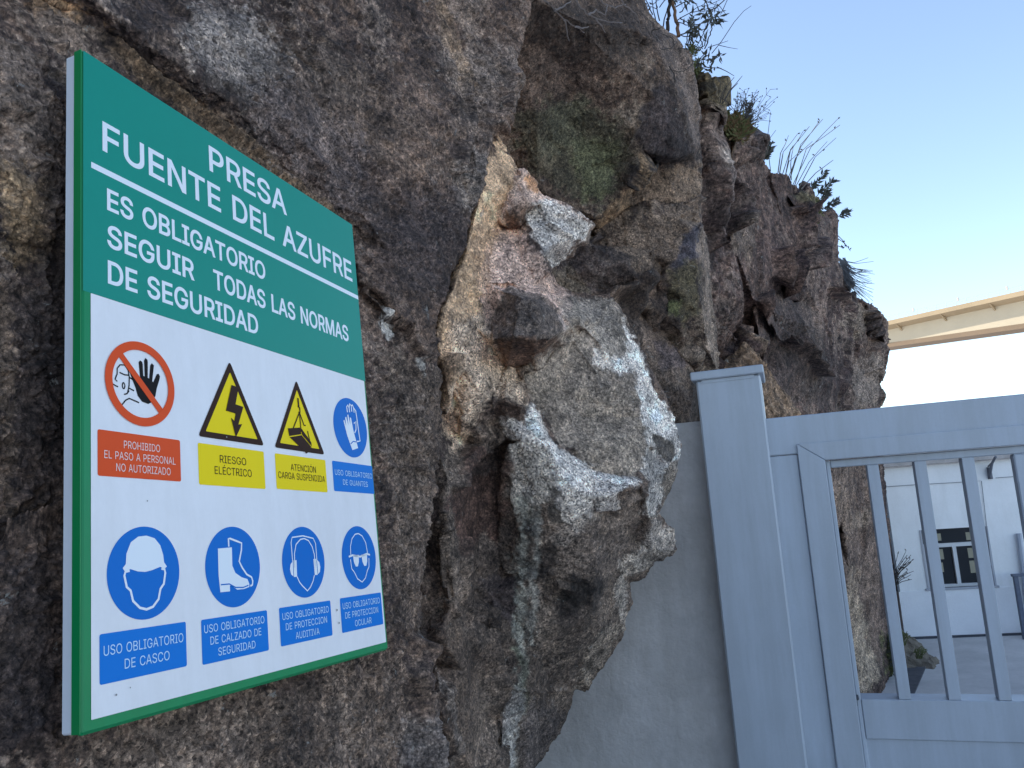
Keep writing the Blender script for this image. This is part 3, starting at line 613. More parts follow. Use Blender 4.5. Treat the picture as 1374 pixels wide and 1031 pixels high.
shell('rock_outcrop', OUT,
  lines=[[(655, 215, 1.87), (640, 280, 1.80), (626, 340, 1.745), (608, 390, 1.685), (594, 420, 1.64), (586, 450, 1.625), (592, 480, 1.64)],
         [(690, 240, 1.90), (668, 290, 1.88), (660, 320, 1.86), (652, 380, 1.80), (640, 440, 1.74), (628, 500, 1.70), (622, 560, 1.72)],
         [(673, 290, 1.87), (690, 287, 1.86), (706, 276, 1.87), (728, 272, 1.90), (760, 288, 1.94)],
         [(674, 300, 1.93), (690, 296, 1.93), (706, 284, 1.92)],
         [(700, 284, 1.885), (716, 310, 1.88), (726, 345, 1.87), (738, 362, 1.90)], [(760, 296, 1.93), (775, 322, 1.97)],
         [(735, 300, 1.90), (750, 312, 1.90), (768, 320, 1.93)],
         [(680, 392, 1.77), (700, 400, 1.72), (724, 410, 1.72), (744, 428, 1.75), (757, 444, 1.82)], [(684, 386, 1.84), (704, 394, 1.81), (730, 404, 1.81), (750, 424, 1.86), (763, 440, 1.90)],
         [(662, 456, 1.72), (690, 452, 1.665), (716, 456, 1.665), (738, 452, 1.71), (752, 446, 1.79)],
         [(664, 474, 1.82), (680, 494, 1.86), (694, 503, 1.88), (718, 486, 1.88), (752, 458, 1.90)],
         [(660, 430, 1.80), (661, 456, 1.765), (663, 474, 1.83)],
         [(700, 512, 1.86), (704, 545, 1.82), (716, 572, 1.79), (734, 604, 1.77), (752, 636, 1.76), (770, 655, 1.755), (792, 668, 1.78)],
         [(712, 530, 1.87), (735, 570, 1.855), (770, 612, 1.85), (800, 634, 1.855), (840, 640, 1.88), (862, 628, 1.92), (868, 600, 1.95)],
         [(760, 392, 2.0), (790, 430, 1.97), (812, 470, 1.96), (840, 510, 1.97), (862, 560, 1.98), (870, 600, 1.97), (880, 640, 1.99), (884, 684, 2.05)],
         [(822, 430, 2.02), (850, 490, 2.02), (880, 560, 2.04), (892, 600, 2.06)],
         [(800, 667, 1.775), (822, 662, 1.79), (846, 655, 1.83), (858, 652, 1.86), (866, 668, 1.90), (872, 700, 1.96)], [(800, 678, 1.84), (824, 674, 1.85), (848, 668, 1.89), (860, 668, 1.92)],
         [(874, 582, 1.99), (895, 590, 2.06), (908, 604, 2.12)], [(874, 606, 2.03), (893, 625, 2.08)],
         [(662, 544, 1.77), (678, 538, 1.74), (700, 547, 1.76)], [(664, 560, 1.82), (680, 568, 1.80), (698, 560, 1.80)],
         [(690, 600, 1.80), (688, 640, 1.81), (690, 690, 1.82), (692, 760, 1.84)], [(676, 600, 1.90), (676, 650, 1.91), (680, 700, 1.90), (684, 760, 1.89)],
         [(616, 590, 1.80), (640, 600, 1.86), (660, 590, 1.85), (700, 590, 1.78)], [(612, 560, 1.76), (640, 548, 1.74), (662, 540, 1.76)],
         [(612, 700, 1.70), (610, 800, 1.66), (620, 900, 1.66), (632, 1031, 1.70)], [(640, 790, 1.82), (646, 850, 1.88), (654, 930, 1.93), (652, 1031, 1.98)],
         [(700, 780, 1.83), (720, 860, 1.88), (716, 930, 1.93), (708, 1031, 2.0)], [(672, 860, 1.84), (676, 930, 1.86), (672, 1031, 1.92)],
         [(790, 700, 1.80), (800, 760, 1.86), (790, 820, 1.92), (770, 870, 1.99), (740, 930, 2.08)], [(834, 700, 1.92), (838, 740, 1.98), (820, 790, 2.02), (812, 850, 2.08), (780, 900, 2.14)],
         [(850, 720, 2.03), (872, 738, 2.10)], [(830, 800, 2.08), (824, 850, 2.13)]],
  pts=[(640, 230, 1.90), (615, 310, 1.84), (604, 510, 1.72), (740, 330, 1.885), (700, 350, 1.87), (700, 240, 1.89), (740, 520, 1.90), (780, 560, 1.91), (760, 480, 1.93), (800, 520, 1.92), (820, 600, 1.88), (740, 700, 1.78), (720, 650, 1.775), (705, 620, 1.785),
       (760, 760, 1.83), (650, 650, 1.87), (640, 720, 1.83), (660, 800, 1.85), (600, 640, 1.66), (596, 700, 1.62), (590, 850, 1.58), (590, 950, 1.56), (640, 520, 1.71), (660, 340, 1.84), (690, 380, 1.83), (720, 380, 1.86), (780, 440, 1.97), (860, 700, 1.98), (700, 720, 1.80)],
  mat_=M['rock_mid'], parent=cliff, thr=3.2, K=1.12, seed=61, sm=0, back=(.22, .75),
  amp=dict(big=.008, mid=.007, small=.005, fine=.0018, strata=.0045, fs=5.0, ms=13.0, ss=38.0, ns=60.0,
           mask=[([(705, 510), (760, 400), (820, 400), (905, 590), (880, 640), (800, 640), (740, 600)], .55), ([(700, 285), (760, 290), (785, 320), (740, 355)], .5)]),
  cracks=[([(680, 388), (704, 394), (730, 404), (752, 424), (764, 442)], 3, .012), ([(702, 512), (706, 546), (718, 572), (736, 604), (754, 640)], 2, .006), ([(800, 674), (824, 670), (848, 663), (862, 664)], 3, .02), ([(820, 400), (800, 430), (770, 455), (750, 458)], 2, .008), ([(735, 303), (744, 308), (752, 313), (766, 321)], 2, .012), ([(662, 544), (668, 520), (680, 500), (694, 505)], 3, .012), ([(694, 504), (720, 485), (752, 458)], 4, .02), ([(697, 232), (706, 240)], 3, .01),
          ([(643, 815), (640, 860), (650, 920), (656, 965), (646, 1031)], 7, .05), ([(690, 600), (684, 640), (686, 700), (690, 770)], 4, .02), ([(640, 590), (620, 615), (612, 650)], 6, .03), ([(560, 800), (568, 870), (582, 940)], 5, .03),
          ([(745, 430), (760, 445), (775, 470), (800, 500)], 2, .006), ([(768, 601), (776, 606)], 2, .01), ([(790, 622), (798, 626)], 2, .01), ([(760, 400), (772, 430), (800, 460), (812, 480)], 4, .012),
          ([(676, 920), (700, 925), (730, 932), (760, 925)], 2, .012), ([(600, 690), (598, 760), (606, 830)], 3, .015), ([(624, 720), (622, 800), (634, 880)], 3, .015), ([(735, 800), (750, 780), (768, 790)], 4, .02)],
  dents=[([(594, 476), (606, 492), (611, 515), (604, 538), (594, 545)], 8, .09), ([(669, 294), (684, 292), (698, 288), (692, 300), (680, 302)], 6, .03), ([(620, 605), (640, 580), (660, 575), (672, 590), (640, 605), (622, 640)], 10, .03)],
  zones=[(OUTP, (.165, .14, .12), 30, .55, .8) for OUTP in ([(590, 600), (680, 560), (760, 660), (900, 640), (920, 1050), (600, 1060)],)] +
        [([(664, 186), (690, 222), (700, 240), (676, 290), (668, 345), (658, 400), (646, 450), (640, 500), (620, 530), (590, 520), (580, 440), (602, 380), (626, 300), (644, 230)], ORG, 22, .85, .6),
         ([(600, 420), (650, 440), (660, 520), (620, 580), (598, 560), (588, 480)], (.44, .34, .26), 22, .7, .9),
         ([(690, 235), (703, 228), (730, 260), (790, 298), (760, 300), (720, 280), (690, 288), (668, 295), (680, 262)], (.60, .46, .40), 10, .8, .7),
         ([(703, 240), (716, 241), (728, 262), (718, 264), (706, 258)], (.52, .27, .12), 7, .7, .5),
         ([(660, 315), (690, 300), (720, 345), (760, 400), (755, 440), (730, 408), (684, 390), (650, 440), (645, 380)], PINK, 16, .85, .9),
         ([(640, 310), (665, 320), (655, 385), (636, 400)], (.44, .31, .215), 16, .6, .7),
         ([(704, 284), (735, 272), (768, 285), (794, 302), (788, 322), (770, 328), (742, 362), (728, 345), (708, 318)], (.50, .50, .50), 8, .92, .95),
         ([(693, 299), (706, 284), (696, 282), (676, 290), (674, 300)], (.16, .10, .07), 5, .7, .4),  # hole under the ridge darkened in colour as shade
         ([(606, 430), (646, 420), (664, 470), (694, 505), (702, 545), (662, 540), (640, 560), (606, 610), (592, 590), (600, 500)], (.58, .48, .39), 16, .9, .9),
         ([(676, 389), (702, 394), (730, 404), (750, 424), (758, 446), (740, 457), (664, 462), (662, 430)], (.135, .115, .105), 5, .92, .5),
         ([(742, 404), (764, 436), (756, 450), (748, 430)], (.46, .38, .35), 4, .8, .9),
         ([(661, 456), (742, 453), (756, 456), (722, 488), (694, 507), (674, 492)], BRN, 5, .95, .4),
         ([(700, 500), (748, 456), (765, 410), (818, 398), (842, 440), (860, 500), (884, 580), (870, 630), (830, 645), (790, 628), (750, 585), (716, 545), (704, 520)], (.27, .24, .21), 9, .94, .6),
         ([(745, 400), (812, 400), (840, 460), (838, 500), (810, 470), (780, 440), (750, 430)], (.20, .185, .17), 10, .7, .6),
         ([(800, 470), (826, 480), (840, 496), (820, 500), (795, 486)], PALE, 8, .5, .8),
         ([(832, 430), (850, 458), (880, 508), (903, 558), (912, 606), (902, 645), (892, 625), (872, 605), (862, 560), (846, 500), (826, 500), (820, 486), (838, 480)], PALE, 9, .95, .9),
         ([(704, 545), (714, 545), (742, 590), (775, 612), (810, 636), (842, 640), (858, 648), (822, 664), (798, 672), (800, 690), (782, 700), (764, 680), (745, 640), (720, 600), (704, 570)], (.62, .62, .62), 7, .95, .9),
         ([(868, 600), (884, 620), (898, 625), (902, 645), (892, 668), (880, 700), (862, 690), (868, 650), (860, 636)], (.44, .44, .435), 7, .9, .95),
         ([(876, 582), (893, 586), (907, 606), (893, 622), (878, 606)], (.07, .062, .055), 3, .95, .3), ([(894, 622), (910, 612), (900, 650), (890, 672), (886, 650)], (.15, .125, .10), 4, .8, .7),
         ([(662, 545), (680, 538), (701, 548), (698, 562), (674, 566), (664, 562)], (.09, .065, .055), 4, .9, .4),
         ([(690, 570), (740, 610), (750, 650), (762, 660), (740, 668), (720, 680), (692, 690), (690, 620)], (.40, .385, .36), 8, .9, .9),
         ([(668, 562), (700, 565), (722, 592), (736, 610), (712, 602), (690, 598), (676, 586)], (.48, .47, .46), 6, .85, .9),
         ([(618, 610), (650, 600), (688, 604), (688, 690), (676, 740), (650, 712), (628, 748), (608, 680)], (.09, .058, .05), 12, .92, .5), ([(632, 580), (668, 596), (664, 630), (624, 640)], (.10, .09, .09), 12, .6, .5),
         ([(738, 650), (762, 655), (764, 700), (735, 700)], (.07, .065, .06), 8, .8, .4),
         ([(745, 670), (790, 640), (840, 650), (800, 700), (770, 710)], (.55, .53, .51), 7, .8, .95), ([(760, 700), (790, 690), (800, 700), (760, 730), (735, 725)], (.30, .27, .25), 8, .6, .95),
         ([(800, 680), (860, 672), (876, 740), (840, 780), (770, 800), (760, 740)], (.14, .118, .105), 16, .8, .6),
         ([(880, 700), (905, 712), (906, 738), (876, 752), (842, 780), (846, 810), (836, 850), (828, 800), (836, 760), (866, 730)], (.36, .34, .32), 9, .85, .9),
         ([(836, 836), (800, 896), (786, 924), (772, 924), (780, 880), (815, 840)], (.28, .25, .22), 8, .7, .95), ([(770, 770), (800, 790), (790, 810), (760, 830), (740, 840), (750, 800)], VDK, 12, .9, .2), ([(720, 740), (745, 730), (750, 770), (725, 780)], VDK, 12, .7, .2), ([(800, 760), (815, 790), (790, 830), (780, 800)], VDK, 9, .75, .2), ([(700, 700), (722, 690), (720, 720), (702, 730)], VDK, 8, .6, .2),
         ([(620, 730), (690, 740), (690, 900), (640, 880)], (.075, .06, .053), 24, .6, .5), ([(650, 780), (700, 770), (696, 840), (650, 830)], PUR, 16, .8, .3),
         ([(704, 672), (704, 740), (702, 800), (696, 860), (690, 930), (686, 1031)], (.31, .34, .32), 13, .62, .5, 1), ([(722, 680), (722, 740), (716, 800), (714, 860)], (.29, .31, .30), 10, .55, .5, 1),
         ([(713, 690), (712, 760), (708, 850)], VDK, 7, .5, .3, 1), ([(690, 870), (694, 900), (700, 960)], (.12, .15, .09), 10, .4, .5, 1), ([(676, 930), (698, 920), (690, 1031), (668, 1031)], (.40, .40, .41), 10, .6, .7),
         ([(700, 940), (760, 960), (740, 1010), (700, 1060)], (.12, .11, .115), 20, .6, .7), ([(640, 830), (652, 880), (662, 960), (655, 1031)], VDK, 10, .8, .2, 1),  # near-black line paints the shade of the carved crack
         ([(560, 800), (600, 780), (640, 900), (600, 1031), (560, 960)], (.10, .075, .06), 24, .5, .6), ([(570, 890), (600, 930), (614, 1000), (600, 1031)], (.24, .225, .22), 10, .5, .7, 1)])

# dark overhanging rock above and behind the outcrop
shell('rock_overhang',
  outline=[(640, -220, 2.1), (760, -230, 2.1), (860, -120, 2.6), (858, -50, 2.7), (865, 0, 2.75), (870, 16, 2.77), (882, 32, 2.8), (898, 44, 2.84), (908, 48, 2.86), (917, 61, 2.9), (930, 74, 2.94), (931, 88, 2.95), (934, 120, 2.95), (936, 160, 2.95), (940, 200, 2.96), (941, 240, 2.98), (940, 270, 3.0),
           (941, 300, 3.0), (946, 320, 3.0), (950, 360, 2.98), (956, 410, 2.97), (960, 450, 2.97), (964, 500, 3.0), (960, 640, 3.05), (900, 680, 2.9), (780, 660, 2.7), (690, 520, 2.5), (620, 330, 2.4), (620, 100, 2.2)],
  lines=[[(690, 215, 2.50), (720, 252, 2.55), (760, 276, 2.60), (800, 292, 2.64), (822, 280, 2.66), (836, 250, 2.66), (852, 222, 2.64), (866, 200, 2.60)],
         [(700, 262, 2.66), (760, 300, 2.74), (806, 312, 2.78), (832, 292, 2.78), (848, 268, 2.78), (868, 238, 2.80), (870, 214, 2.80)],
         [(866, 200, 2.60), (884, 207, 2.64), (905, 210, 2.68), (928, 204, 2.76)], [(872, 216, 2.78), (890, 218, 2.80), (910, 218, 2.84), (932, 214, 2.90)],
         [(846, 0, 2.55), (880, 60, 2.56), (905, 120, 2.60), (918, 160, 2.66), (930, 196, 2.76)],
         [(720, 0, 2.10), (722, 60, 2.25), (760, 90, 2.38), (800, 60, 2.34), (850, 40, 2.42)],
         [(800, 318, 2.78), (850, 285, 2.80), (872, 278, 2.80), (905, 282, 2.84), (936, 262, 2.92)], [(800, 328, 2.74), (852, 294, 2.74), (876, 287, 2.74), (906, 292, 2.79), (938, 274, 2.90)],
         [(790, 330, 2.62), (812, 340, 2.58), (836, 352, 2.60), (850, 372, 2.66)], [(760, 372, 2.58), (790, 386, 2.60), (820, 392, 2.68), (842, 394, 2.74)],
         [(842, 392, 2.80), (862, 410, 2.82), (884, 428, 2.84), (908, 450, 2.87), (932, 480, 2.92)], [(852, 394, 2.70), (872, 412, 2.72), (890, 424, 2.74), (912, 444, 2.78), (934, 468, 2.84)],
         [(940, 305, 2.86), (932, 312, 2.80), (918, 330, 2.76), (900, 350, 2.74), (892, 372, 2.74)], [(933, 330, 2.80), (937, 380, 2.79), (944, 430, 2.80), (950, 470, 2.84)],
         [(890, 360, 2.78), (886, 400, 2.80), (880, 424, 2.80)], [(926, 470, 2.86), (930, 520, 2.84), (924, 566, 2.84), (918, 600, 2.84)], [(932, 480, 2.96), (936, 530, 2.98), (934, 580, 2.98)]],
  pts=[(760, 160, 2.50), (800, 200, 2.60), (830, 150, 2.52), (720, 160, 2.42), (700, 100, 2.28), (880, 130, 2.54), (860, 180, 2.56), (900, 180, 2.62), (780, 30, 2.25), (900, 250, 2.82), (850, 250, 2.80), (930, 240, 2.93), (840, 330, 2.72), (900, 320, 2.78), (800, 360, 2.56),
       (870, 340, 2.74), (870, 480, 2.70), (900, 520, 2.74), (860, 440, 2.70), (920, 400, 2.76), (910, 430, 2.76), (890, 560, 2.74), (912, 20, 2.86)],
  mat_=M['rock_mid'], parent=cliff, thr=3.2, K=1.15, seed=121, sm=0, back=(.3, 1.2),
  amp=dict(big=.012, mid=.009, small=.006, fine=.0028, fs=3.5, ms=10.0, ss=28.0, ns=60.0),
  cracks=[([(843, 396), (862, 411), (886, 430), (910, 452), (936, 482)], 4, .06), ([(800, 323), (850, 289), (876, 282), (906, 287), (938, 268)], 3, .03), ([(886, 372), (882, 400), (878, 422)], 4, .04), ([(740, 385), (760, 392), (785, 400)], 3, .03), ([(800, 400), (842, 396), (848, 420)], 6, .08),
          ([(865, 363), (872, 340), (890, 330)], 3, .02), ([(905, 60), (925, 110), (932, 160)], 3, .02), ([(800, 220), (840, 200), (860, 160)], 3, .015)],
  dents=[([(866, 206), (868, 216), (856, 236), (842, 250), (832, 248), (836, 230), (850, 214)], 8, .07)],
  base=((.05, .04, .037), (.145, .11, .09), (.19, .165, .14)),
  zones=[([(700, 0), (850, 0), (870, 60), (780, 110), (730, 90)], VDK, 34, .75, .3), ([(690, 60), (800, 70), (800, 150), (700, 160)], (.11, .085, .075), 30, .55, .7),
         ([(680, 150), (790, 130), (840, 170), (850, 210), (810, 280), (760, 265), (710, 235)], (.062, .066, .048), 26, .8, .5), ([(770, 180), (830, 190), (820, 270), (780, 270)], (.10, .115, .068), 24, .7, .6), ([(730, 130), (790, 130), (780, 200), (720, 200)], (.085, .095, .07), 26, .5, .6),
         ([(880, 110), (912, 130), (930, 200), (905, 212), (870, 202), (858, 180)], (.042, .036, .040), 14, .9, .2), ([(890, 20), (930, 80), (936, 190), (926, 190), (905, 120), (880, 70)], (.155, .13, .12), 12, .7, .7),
         ([(866, 206), (868, 218), (842, 250), (832, 246), (845, 220)], VDK, 4, .9, .2), ([(800, 300), (822, 290), (848, 262), (872, 222), (934, 218), (938, 260), (905, 280), (850, 286), (806, 318)], (.20, .155, .12), 10, .8, .7),  # first zone paints the shade inside the pit
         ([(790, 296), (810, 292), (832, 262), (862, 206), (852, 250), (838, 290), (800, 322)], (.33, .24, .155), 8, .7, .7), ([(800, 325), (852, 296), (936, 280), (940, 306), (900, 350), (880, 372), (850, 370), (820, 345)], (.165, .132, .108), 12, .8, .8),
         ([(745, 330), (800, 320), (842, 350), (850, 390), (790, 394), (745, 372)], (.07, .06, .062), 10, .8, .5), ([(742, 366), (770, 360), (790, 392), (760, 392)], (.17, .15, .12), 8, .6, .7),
         ([(918, 315), (938, 306), (936, 345), (900, 360), (890, 356)], (.055, .055, .075), 7, .9, .3), ([(934, 306), (944, 312), (952, 372), (960, 440), (958, 500), (946, 450), (936, 380), (932, 340)], (.25, .21, .18), 5, .8, .7),  # last zone paints the light caught by the block's right edge
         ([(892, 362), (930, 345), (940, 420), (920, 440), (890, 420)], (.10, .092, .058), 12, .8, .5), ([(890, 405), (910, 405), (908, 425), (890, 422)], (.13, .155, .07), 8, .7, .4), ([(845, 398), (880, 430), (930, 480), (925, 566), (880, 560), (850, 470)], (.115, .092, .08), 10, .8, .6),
         ([(880, 460), (930, 480), (926, 500), (890, 500)], (.085, .072, .08), 10, .7, .5), ([(820, 396), (845, 396), (870, 470), (850, 450)], VDK, 8, .7, .2), ([(930, 500), (940, 510), (940, 570), (926, 570)], VDK, 5, .8, .2)])  # last zone: shade of the gap painted near-black

# the cliff further away, up to its edge against the sky and down behind the gate
shell('rock_face',
  outline=[(880, 130, 4.0), (915, 100, 4.3), (930, 96, 4.3), (940, 94, 4.3), (950, 101, 4.35), (957, 110, 4.4), (961, 125, 4.4), (965, 153, 4.45), (971, 156, 4.6), (984, 164, 4.75), (995, 173, 4.9), (996, 184, 4.9), (1008, 182, 5.1), (1021, 184, 5.3), (1029.6, 187, 5.4), (1026, 197, 5.4), (1019, 209, 5.45), (1026, 218, 5.6), (1034, 228, 5.8),
           (1035, 233, 5.9), (1056, 234, 6.1), (1060, 240, 6.2), (1063, 248, 6.3), (1070, 254, 6.5), (1073, 260, 6.6), (1086, 262, 6.9), (1098, 266, 7.2), (1099.5, 285, 7.3), (1120, 283.5, 7.7), (1123.6, 290, 7.8), (1123, 320, 7.9), (1122.8, 342, 7.9), (1126, 353, 8.0), (1134, 368, 8.2), (1144, 382, 8.4), (1137, 394, 8.5), (1149, 399, 8.7), (1163.5, 408, 8.9), (1178, 418, 9.2),
           (1188, 434, 9.4), (1187, 459, 9.5), (1192.6, 469, 9.6), (1191, 484, 9.6), (1188, 497, 9.6), (1180, 516, 9.6), (1186, 532, 9.7), (1182.5, 544, 9.7), (1185, 600, 9.9), (1192, 700, 10.1), (1199, 790, 10.3), (1203, 850, 10.4), (1199, 905, 10.5), (1196, 960, 10.5), (1140, 1000, 8.6), (1100, 960, 7.6), (960, 800, 5.2), (900, 620, 4.0), (895, 400, 3.8), (905, 150, 4.0)],
  lines=[[(941, 95, 4.2), (940, 160, 4.1), (942, 230, 4.0)], [(946, 160, 4.4), (950, 230, 4.4), (956, 300, 4.5)],
         [(968, 160, 4.6), (976, 190, 4.7), (980, 215, 4.75), (985, 260, 4.85), (1000, 320, 4.9), (1010, 400, 5.05), (1020, 460, 5.1)], [(980, 180, 4.9), (990, 215, 5.1), (1000, 260, 5.2), (1010, 320, 5.2)],
         [(955, 230, 4.3), (965, 245, 4.5), (976, 265, 4.65), (983, 300, 4.6), (990, 340, 4.6), (995, 400, 4.5)], [(955, 165, 4.3), (970, 215, 4.5), (982, 255, 4.8)],
         [(1000, 210, 5.2), (1020, 240, 5.5), (1036, 290, 5.7), (1044, 330, 5.75), (1050, 370, 5.75)], [(1030, 240, 5.9), (1048, 290, 6.0), (1060, 330, 6.0), (1070, 380, 5.9)],
         [(1038, 252, 5.9), (1056, 262, 6.2), (1074, 290, 6.5), (1090, 300, 6.8), (1100, 310, 7.0)], [(1062, 270, 6.1), (1080, 298, 6.5), (1084, 340, 6.6), (1080, 380, 6.4)],
         [(998, 461, 5.2), (965, 486, 5.0), (950, 500, 5.0)], [(1000, 458, 5.5), (1020, 488, 5.6), (1045, 520, 5.7), (1072, 552, 5.9)], [(960, 498, 4.8), (990, 480, 4.9), (1030, 540, 5.2), (1060, 556, 5.5)],
         [(1136, 400, 8.3), (1132, 460, 8.1), (1130, 510, 8.1), (1128, 550, 8.2)], [(1122, 400, 7.6), (1120, 460, 7.5), (1118, 520, 7.4), (1112, 550, 7.3)],
         [(1160, 415, 9.0), (1168, 440, 9.1), (1150, 450, 8.8), (1136, 470, 8.5)], [(1164, 415, 8.9), (1180, 440, 9.2), (1178, 458, 9.4)], [(1150, 495, 9.2), (1170, 490, 9.4), (1185, 486, 9.6)],
         [(1060, 390, 6.3), (1090, 440, 6.6), (1100, 500, 6.8), (1080, 550, 6.6)], [(1000, 400, 5.1), (1030, 430, 5.4), (1050, 460, 5.9), (1090, 470, 6.3)],
         [(1120, 640, 7.6), (1130, 700, 7.8), (1135, 760, 8.0), (1145, 830, 8.3), (1160, 900, 8.7)], [(1128, 720, 8.1), (1142, 800, 8.5), (1158, 880, 9.0)], [(1140, 640, 8.4), (1150, 700, 8.7), (1160, 760, 9.0), (1175, 850, 9.5)],
         [(1150, 940, 8.65), (1166, 932, 8.8), (1182, 915, 9.3), (1196, 900, 10.0)], [(1130, 700, 8.0), (1150, 690, 8.6), (1168, 700, 9.1)]],
  pts=[(950, 380, 4.3), (960, 430, 4.4), (1040, 420, 5.3), (1090, 350, 6.7), (1110, 380, 7.1), (1100, 420, 6.9), (1158, 540, 9.1), (1160, 460, 8.9), (975, 330, 4.55), (1020, 370, 5.2), (1010, 550, 5.0)],
  mat_=M['rock_far'], parent=cliff, thr=2.9, K=1.0, seed=201, sm=0, back=(.35, 1.3), aniso=(1, 1, .62),
  amp=dict(big=.05, mid=.024, small=.016, fine=.006, strata=.012, fs=1.3, ms=4.0, ss=11.0, ns=24.0),
  cracks=[([(942, 150), (944, 220), (948, 300), (955, 330)], 5, .12), ([(966, 240), (978, 262), (985, 280), (984, 310)], 3, .12), ([(985, 180), (990, 205)], 4, .12), ([(1061, 282), (1075, 292), (1086, 298)], 3, .09), ([(1000, 462), (970, 482), (958, 496)], 3, .12), ([(1072, 260), (1076, 300), (1078, 340)], 3, .09),
          ([(1090, 320), (1084, 360)], 4, .12), ([(1040, 340), (1046, 380)], 3, .1), ([(1136, 400), (1130, 460), (1128, 548)], 3, .09), ([(1020, 400), (1040, 440), (1090, 480), (1100, 500)], 3, .09), ([(1163, 420), (1178, 455), (1168, 468)], 3, .12), ([(1112, 385), (1120, 396), (1126, 410)], 3, .12), ([(1060, 340), (1062, 400)], 3, .1)],
  base=((.052, .038, .039), (.13, .095, .086), (.20, .165, .15)),
  zones=[([(935, 92), (960, 110), (966, 152), (945, 165), (938, 150)], (.14, .125, .07), 6, .8, .6), ([(940, 155), (965, 160), (978, 210), (950, 200)], (.22, .19, .165), 7, .7, .7), ([(944, 190), (952, 200), (946, 260)], (.40, .37, .35), 5, .6, .6),
         ([(942, 230), (980, 240), (985, 310), (960, 360), (942, 300)], PUR, 14, .7, .3), ([(985, 250), (1010, 280), (1010, 360), (985, 330)], (.17, .145, .125), 9, .6, .7), ([(1000, 462), (1018, 486), (1072, 552), (1030, 558), (990, 500), (960, 496)], (.25, .195, .145), 5, .85, .7),
         ([(1040, 390), (1080, 390), (1110, 480), (1100, 550), (1040, 520), (1020, 440)], (.06, .052, .052), 16, .6, .5), ([(1140, 400), (1165, 415), (1170, 440), (1140, 470), (1130, 440)], (.21, .185, .16), 8, .7, .8), ([(1166, 416), (1186, 436), (1184, 460), (1168, 440)], (.055, .045, .045), 4, .85, .3),
         ([(1140, 480), (1188, 480), (1178, 545), (1135, 550)], (.24, .215, .20), 8, .75, .8), ([(1060, 262), (1098, 268), (1100, 285), (1080, 290)], (.15, .155, .085), 6, .6, .5), ([(1112, 620), (1170, 620), (1180, 760), (1190, 900), (1140, 900), (1120, 760)], (.20, .155, .13), 14, .6, .8), ([(1120, 640), (1134, 640), (1140, 720), (1126, 740)], (.28, .22, .18), 8, .7, .8), ([(1138, 690), (1166, 684), (1168, 704), (1140, 712)], (.30, .25, .21), 6, .7, .8),
         ([(1138, 800), (1150, 800), (1176, 910), (1164, 936), (1152, 930)], (.42, .36, .29), 6, .85, .8), ([(1130, 760), (1150, 760), (1160, 860), (1145, 860)], (.28, .24, .20), 8, .6, .8), ([(1186, 850), (1203, 850), (1200, 900), (1190, 905)], (.085, .095, .04), 5, .8, .4), ([(965, 152), (998, 174), (1000, 195), (975, 180)], (.10, .075, .045), 5, .6, .5)])

SMALL = dict(big=.03, mid=.03, small=.012, fine=.006, fs=2.5, ms=6.0, ss=14.0, ns=30.0)
shell('stone', [(990, 188, 5.25), (1004, 182, 5.2), (1021, 182, 5.2), (1031, 186.5, 5.25), (1027, 198, 5.3), (1020, 211, 5.35), (1008, 216, 5.3), (994, 206, 5.2)], [], [(1012, 192, 5.12), (1004, 205, 5.15)], M['rock_far'], cliff, thr=2.9, seed=301, sm=0, back=(.12, .4), amp=SMALL,
      base=((.055, .042, .042), (.13, .10, .09), (.19, .16, .15)))['label'] = 'wedge-shaped stone jutting out from the cliff edge against the sky'
shell('boulder', [(936, 102, 4.2), (940, 96, 4.18), (947, 101, 4.15), (955, 109, 4.15), (961, 124, 4.16), (966, 150, 4.2), (960, 158, 4.2), (945, 158, 4.18), (938, 150, 4.2)], [], [(948, 120, 4.08), (952, 140, 4.08)], M['rock_far'], cliff, thr=2.9, seed=311, sm=0, back=(.12, .4), amp=SMALL,
      base=((.075, .062, .04), (.15, .125, .075), (.22, .19, .14)))['label'] = 'greenish upright boulder at the cliff edge below the shrub'
shell('stone', [(955, 500, 4.75), (972, 482, 4.8), (998, 460, 4.9), (1012, 474, 4.95), (1022, 490, 5.0), (1046, 522, 5.1), (1074, 554, 5.2), (1074, 580, 5.2), (1000, 580, 4.9), (955, 540, 4.8)], [[(998, 462, 4.88), (1016, 500, 4.85), (1050, 560, 4.95)]], [(990, 500, 4.75), (1030, 560, 4.8)], M['rock_far'], cliff, thr=2.9, seed=321, sm=0, back=(.12, .4), amp=SMALL,
      base=((.12, .085, .06), (.25, .185, .135), (.30, .25, .20)))['label'] = 'pale tan slab leaning behind the gate post'
